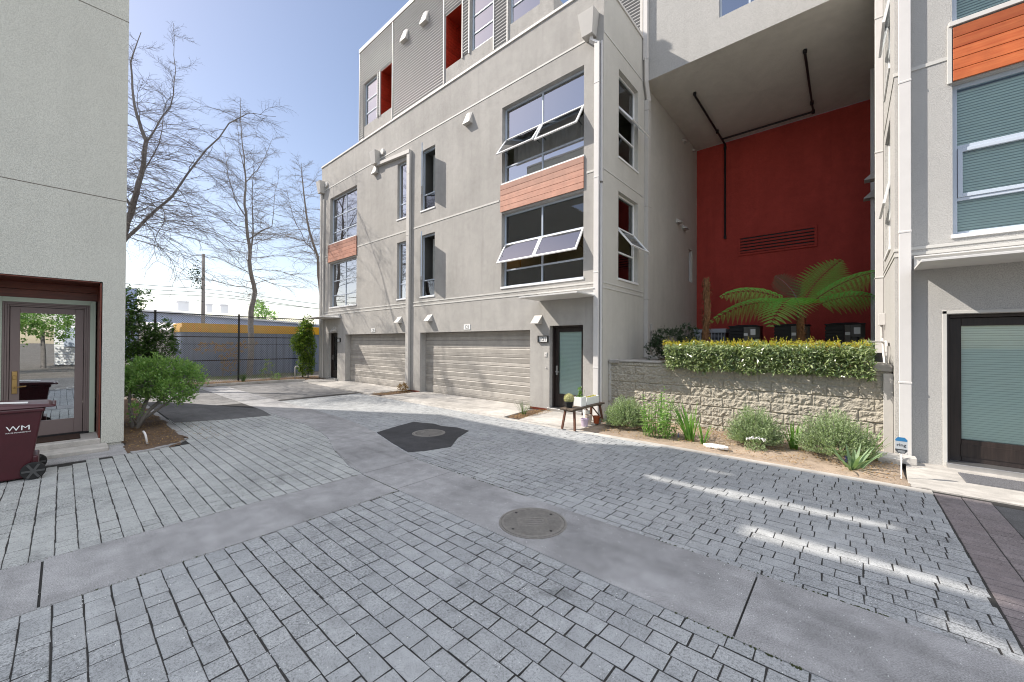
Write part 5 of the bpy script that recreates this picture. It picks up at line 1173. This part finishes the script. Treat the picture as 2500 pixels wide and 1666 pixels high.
# ---- wheelie bin
T = thing('wheelie_bin', 'maroon plastic wheelie bin with white lettering by the left doorway', 'trash bin', (-8.6, -.55, 0))
mb = MB(); xa, xb_ = -8.28, -8.86
b4 = [(xa - .05, -.28, .02), (xa - .05, -.82, .02), (xb_ + .05, -.82, .02), (xb_ + .05, -.28, .02)]; t4 = [(xa, -.165, .92), (xa, -.93, .92), (xb_, -.93, .92), (xb_, -.165, .92)]; mb.hexa(b4 + t4); mb.box(xb_ - .02, xa + .02, -.95, -.145, .90, .955)
mb.box(xa - .06, xb_ + .06, -.29, -.2, .02, .3)
build(mb, 'body', 'maroon', T, .018, segs=2)
mb = MB(); mb.hexa([(xa + .03, -.06, .957), (xa + .03, -.97, .957), (xb_ - .03, -.97, .957), (xb_ - .03, -.06, .957), (xa + .02, -.12, 1.0), (xa - .02, -.93, 1.05), (xb_ + .02, -.93, 1.05), (xb_ - .02, -.12, 1.0)]); mb.tube([(xa - .02, -.07, .97), (xb_ + .02, -.07, .97)], .022, n=8); build(mb, 'lid', 'maroon', T, .015, segs=2)
mb = MB(); mb.hexa([(xa - .1, -.3, 1.013), (xa - .1, -.8, 1.048), (xa - .28, -.8, 1.048), (xa - .28, -.3, 1.013), (xa - .1, -.3, 1.018), (xa - .1, -.8, 1.053), (xa - .28, -.8, 1.053), (xa - .28, -.3, 1.018)]); build(mb, 'label_sticker', 'white', T)
M['hubg'] = plain('wheel_hub', (.07, .07, .07), .6)
for x in (xa - .0, xb_ + .0):
    mb = MB(); N = 18; c = V((x, -.24, .115)); mb.tube([c - V((.03, 0, 0)), c + V((.03, 0, 0))], .112, n=22); w_ = build(mb, 'wheel', 'rubber', T, .008)
    mb = MB(); mb.tube([c + V((.031, 0, 0)), c + V((.036, 0, 0))], .03, n=10)
    for k in range(6): a = k * pi / 3; mb.hexa([tuple(c + V((.031, cos(a) * q * .08 - sin(a) * s_ * .012 + (cos(a) * .02), sin(a) * q * .08 + cos(a) * s_ * .012 + sin(a) * .02))) for q, s_ in ((0, -1), (1, -1), (1, 1), (0, 1))] + [tuple(c + V((.037, cos(a) * q * .08 - sin(a) * s_ * .012 + (cos(a) * .02), sin(a) * q * .08 + cos(a) * s_ * .012 + sin(a) * .02))) for q, s_ in ((0, -1), (1, -1), (1, 1), (0, 1))])
    build(mb, 'hub', 'hubg', w_)
def bin_pt(y, z): return V((xa - .05 + .05 * (z - .02) / .9 + .004, y, z))
mb = MB(); up = (bin_pt(0, .8) - bin_pt(0, .5)).normalized(); text_mb(mb, 'WM', .09, bin_pt(-.37, .70), (0, 1, 0), up, 0, .003, sx=1.25); text_mb(mb, 'WASTE MANAGEMENT', .021, bin_pt(-.37, .645), (0, 1, 0), up, 0, .003, sx=.98); build(mb, 'lettering', 'white', T)
# ---- door mats
M['matb'] = plain('coir_mat', (.05, .028, .02), .95, .4, 40, .5); M['matg'] = plain('rubber_mat', (.16, .16, .17), .8, .3, 30, .3)
mb = MB(); mb.box(LX - .70, LX - .2, -.55, .22, .166, .184); tag(build(mb, 'door_mat', 'matb', bevel=.004), 'dark brown door mat on the step of the left doorway', 'door mat', 'door mats')
mb = MB(); mb.box(1.2, 2.1, 7.95, 8.48, .021, .03)
for i in range(18):
    for j in range(11):
        x, y = 1.215 + i * .049, 7.965 + j * .0465
        if (i + j) % 2: mb.box(x, x + .04, y, y + .016, .03, .036); mb.box(x, x + .04, y + .022, y + .036, .03, .036)
        else: mb.box(x, x + .016, y, y + .038, .03, .036); mb.box(x + .022, x + .038, y, y + .038, .03, .036)
tag(build(mb, 'door_mat', 'matg'), 'grey patterned rubber mat on the concrete at the right door', 'door mat', 'door mats')
# ---- bench with pots
M['benchw'] = woodm('bench_wood', (.06, .045, .035), (.14, .10, .07), .7, 'Y'); M['legw'] = woodm('bench_leg_wood', (.09, .035, .022), (.17, .075, .045), .6, 'Z')
T = thing('bench', 'small rustic dark wooden bench carrying plant pots beside door 121', 'bench', (-4.52, 7.75, .02)); x0, x1, y0, y1 = -4.70, -4.36, 7.02, 8.42
mb = MB(); mb.box(x0, x0 + .166, y0, y1, .44, .48); mb.box(x0 + .172, x1, y0, y1, .44, .478); mb.box(x0 + .03, x1 - .03, y0 + .10, y0 + .15, .40, .439); mb.box(x0 + .03, x1 - .03, y1 - .15, y1 - .10, .40, .439); build(mb, 'seat', 'benchw', T, .006)
for sx in (0, 1):
    for sy in (0, 1):
        tx = (x0 + .06, x1 - .06)[sx]; ty = (y0 + .14, y1 - .14)[sy]; bx_, by_ = tx + (-.05, .05)[sx], ty + (-.06, .06)[sy]; mb = MB(); q = .022; mb.hexa([(bx_ - q, by_ - q, .02), (bx_ + q, by_ - q, .02), (bx_ + q, by_ + q, .02), (bx_ - q, by_ + q, .02), (tx - q, ty - q, .439), (tx + q, ty - q, .439), (tx + q, ty + q, .439), (tx - q, ty + q, .439)]); build(mb, 'leg', 'legw', T, .004)
for sx in (x0 + .06, x1 - .06): mb = MB(); mb.tube([(sx, y1 - .16, .18), (sx, y1 - .5, .43)], .018, n=4); build(mb, 'brace', 'legw', T)
T = thing('cactus_pot', 'fuzzy pale cactus in a small black pot on the front end of the bench', 'potted cactus', (-4.60, 7.2, .48), 'plant pots on the bench'); c = V((-4.58, 7.2, .48))
mb = MB(); mb.lathe(c, [(.075, 0), (.095, .10), (.105, .10), (.105, .13), (.092, .13), (.088, .115)], 8); build(mb, 'pot', 'ink', T, .003)
mb = MB(); cc = c + V((0, 0, .19))
mb.lathe(c + V((0, 0, .10)), [(.04, 0), (.085, .04), (.098, .09), (.085, .14), (.04, .175)], 14)
for _ in range(1500): d = rdir(-.7, 1); mb.leaf(cc + d * .088, (d + rdir() * .6).normalized(), rdir(), .035, .005)
build(mb, 'cactus', 'lf_cactus', T)
def trough(x0, x1, y0, y1, z, h, label, kind, mat='white'):
    T = thing('planter_trough', label, 'planter', ((x0 + x1) / 2, (y0 + y1) / 2, z), 'plant pots on the bench'); mb = MB(); t = .014; e = .02
    for q in ((x0, x1, y0, y0 + t), (x0, x1, y1 - t, y1), (x0, x0 + t, y0 + t, y1 - t), (x1 - t, x1, y0 + t, y1 - t)): mb.box(*q, z, z + h)
    mb.box(x0 + t, x1 - t, y0 + t, y1 - t, z, z + .02); build(mb, 'trough', mat, T, .004)
    mb = MB(); mb.box(x0 + t + .001, x1 - t - .001, y0 + t + .001, y1 - t - .001, z + .021, z + h - .03); build(mb, 'potting_soil', 'soil', T)
    mb = MB()
    for _ in range(170): p = V((U(x0 + .03, x1 - .03), U(y0 + .03, y1 - .03), z + h - .03)); mb.leaf(p, rdir(.2, 1), rdir(), U(.03, .07), .018)
    if kind == 'tall':
        for _ in range(120): zz = U(0, .2); p = V(((x0 + x1) / 2 + U(-.03, .03), (y0 + y1) / 2, z + h + zz)); mb.leaf(p, rdir(-.2, 1), rdir(), .05, .02)
        mb.tube([((x0 + x1) / 2 + .08, (y0 + y1) / 2, z + h - .03), ((x0 + x1) / 2 + .11, (y0 + y1) / 2 + .02, z + h + .17)], .004, n=4)
    build(mb, 'foliage', {'tall': 'lf_bush', 'low': 'lf_shoot'}[kind], T)
trough(-4.62, -4.42, 7.45, 7.66, .48, .20, 'square off-white planter with a green upright plant, right behind the cactus', 'tall')
trough(-4.60, -4.44, 7.72, 8.28, .48, .17, 'long white planter trough with low succulents at the back of the bench', 'low')
def pot(x, y, r, h, mat, label, flowers=None):
    T = thing('flower_pot', label, 'flower pot', (x, y, .02), 'pots on the ground under the bench'); mb = MB(); mb.lathe((x, y, .02), [(r * .78, 0), (r, h * .82), (r * 1.08, h * .82), (r * 1.08, h), (r * .95, h), (r * .92, h * .88)], 20); build(mb, 'pot', mat, T, smooth=False)
    mb = MB(); mb.lathe((x, y, .02), [(r * .9, h * .80), (r * .9, h * .86)], 16); build(mb, 'potting_soil', 'soil', T)
M['lilac'] = plain('lilac_glaze', (.50, .42, .52), .4); M['terra'] = plain('terracotta', (.40, .09, .03), .6); M['beige'] = plain('beige_pot', (.50, .42, .36), .6)
pot(-4.46, 7.66, .085, .17, 'lilac', 'lilac speckled flower pot, nearest of the pots under the bench'); pot(-4.50, 7.90, .08, .22, 'beige', 'taller beige flower pot behind the lilac one'); pot(-4.42, 8.12, .075, .17, 'terra', 'orange terracotta pot under the back of the bench'); pot(-4.62, 8.02, .08, .30, 'white', 'tall white flower pot behind the beige one')
# ---- security sign
M['signblue'] = plain('sign_blue', (.03, .17, .36), .5); M['signgrey'] = plain('sign_grey', (.42, .45, .47), .5); M['signdark'] = plain('sign_dark', (.05, .055, .06), .5)
T = thing('security_sign', 'octagonal grey and blue yard sign reading ring on a thin stake', 'yard sign', (.56, 7.66, 0)); n_ = V((-.06, -1, 0)).normalized(); rt = V((0, 0, 1)).cross(n_) * 1; rt = V((-n_.y, n_.x, 0)); rt = rt if rt.x > 0 else -rt
o = V((.56, 7.64, .47)); w_, h_, k_ = .062, .112, .034
oc = [(-w_, h_ - k_), (-w_ + k_ * .8, h_), (w_ - k_ * .8, h_), (w_, h_ - k_), (w_, -h_ + k_), (w_ - k_ * .8, -h_), (-w_ + k_ * .8, -h_), (-w_, -h_ + k_)]
Q = lambda u, v, d: tuple(o + rt * u + V((0, 0, v)) + n_ * d)
mb = MB(); mb.prism([Q(u, v, 0) for u, v in oc], n_ * -.006, 0)
mb.poly([Q(-w_ + .003, h_ - k_, .002), Q(-w_ + k_ * .8, h_ - .003, .002), Q(w_ - k_ * .8, h_ - .003, .002), Q(w_ - .003, h_ - k_, .002), Q(w_ - .003, h_ - .055, .002), Q(-w_ + .003, h_ - .055, .002)], 1)
mb.poly([Q(-w_ + .003, -h_ + .058, .002), Q(w_ - .003, -h_ + .058, .002), Q(w_ - .003, -h_ + k_, .002), Q(w_ - k_ * .8, -h_ + .003, .002), Q(-w_ + k_ * .8, -h_ + .003, .002), Q(-w_ + .003, -h_ + k_, .002)], 2)
text_mb(mb, 'ring', .062, Q(0, .004, 0), rt, (0, 0, 1), 3, .003)
for k in range(3): mb.quad(Q(-.035, -.072 - k * .011, .003), Q(.035, -.072 - k * .011, .003), Q(.035, -.077 - k * .011, .003), Q(-.035, -.077 - k * .011, .003), 0)
build(mb, 'sign_board', ['signgrey', 'signblue', 'signdark', 'ink'], T)
mb = MB(); mb.box(.553, .567, 7.646, 7.66, -.02, .40); build(mb, 'stake', 'white', T)
# ---- lamp inside the lower corner room, with curtains and floor lamp
M['lampw'] = emit('lamp_glow', (1, .62, .25), 1.6); M['lampo'] = emit('lampshade_glow', (1, .42, .10), .55)
mb = MB(); mb.lathe((-6.31, 10.1, 5.62), [(.2, 0), (.24, .02), (.24, .10), (.2, .12)], 24); mb.tube([(-6.31, 10.1, 5.73), (-6.31, 10.1, 5.98)], .03, n=8); tag(build(mb, 'ceiling_lamp', 'lampw'), 'round lit ceiling lamp inside the lower corner window', 'lamp')
T = thing('table_lamp', 'orange table lamp seen through the left pane of the lower corner window', 'lamp', (-8.2, 9.9, 3.4)); mb = MB(); mb.lathe((-8.2, 9.9, 4.95), [(.28, 0), (.22, .34)], 20); build(mb, 'lamp_shade', 'lampo', T); mb = MB(); mb.lathe((-8.2, 9.9, 3.4), [(.15, 0), (.15, .03), (.02, .05), (.02, 1.55)], 12); build(mb, 'stand', 'brass', T)
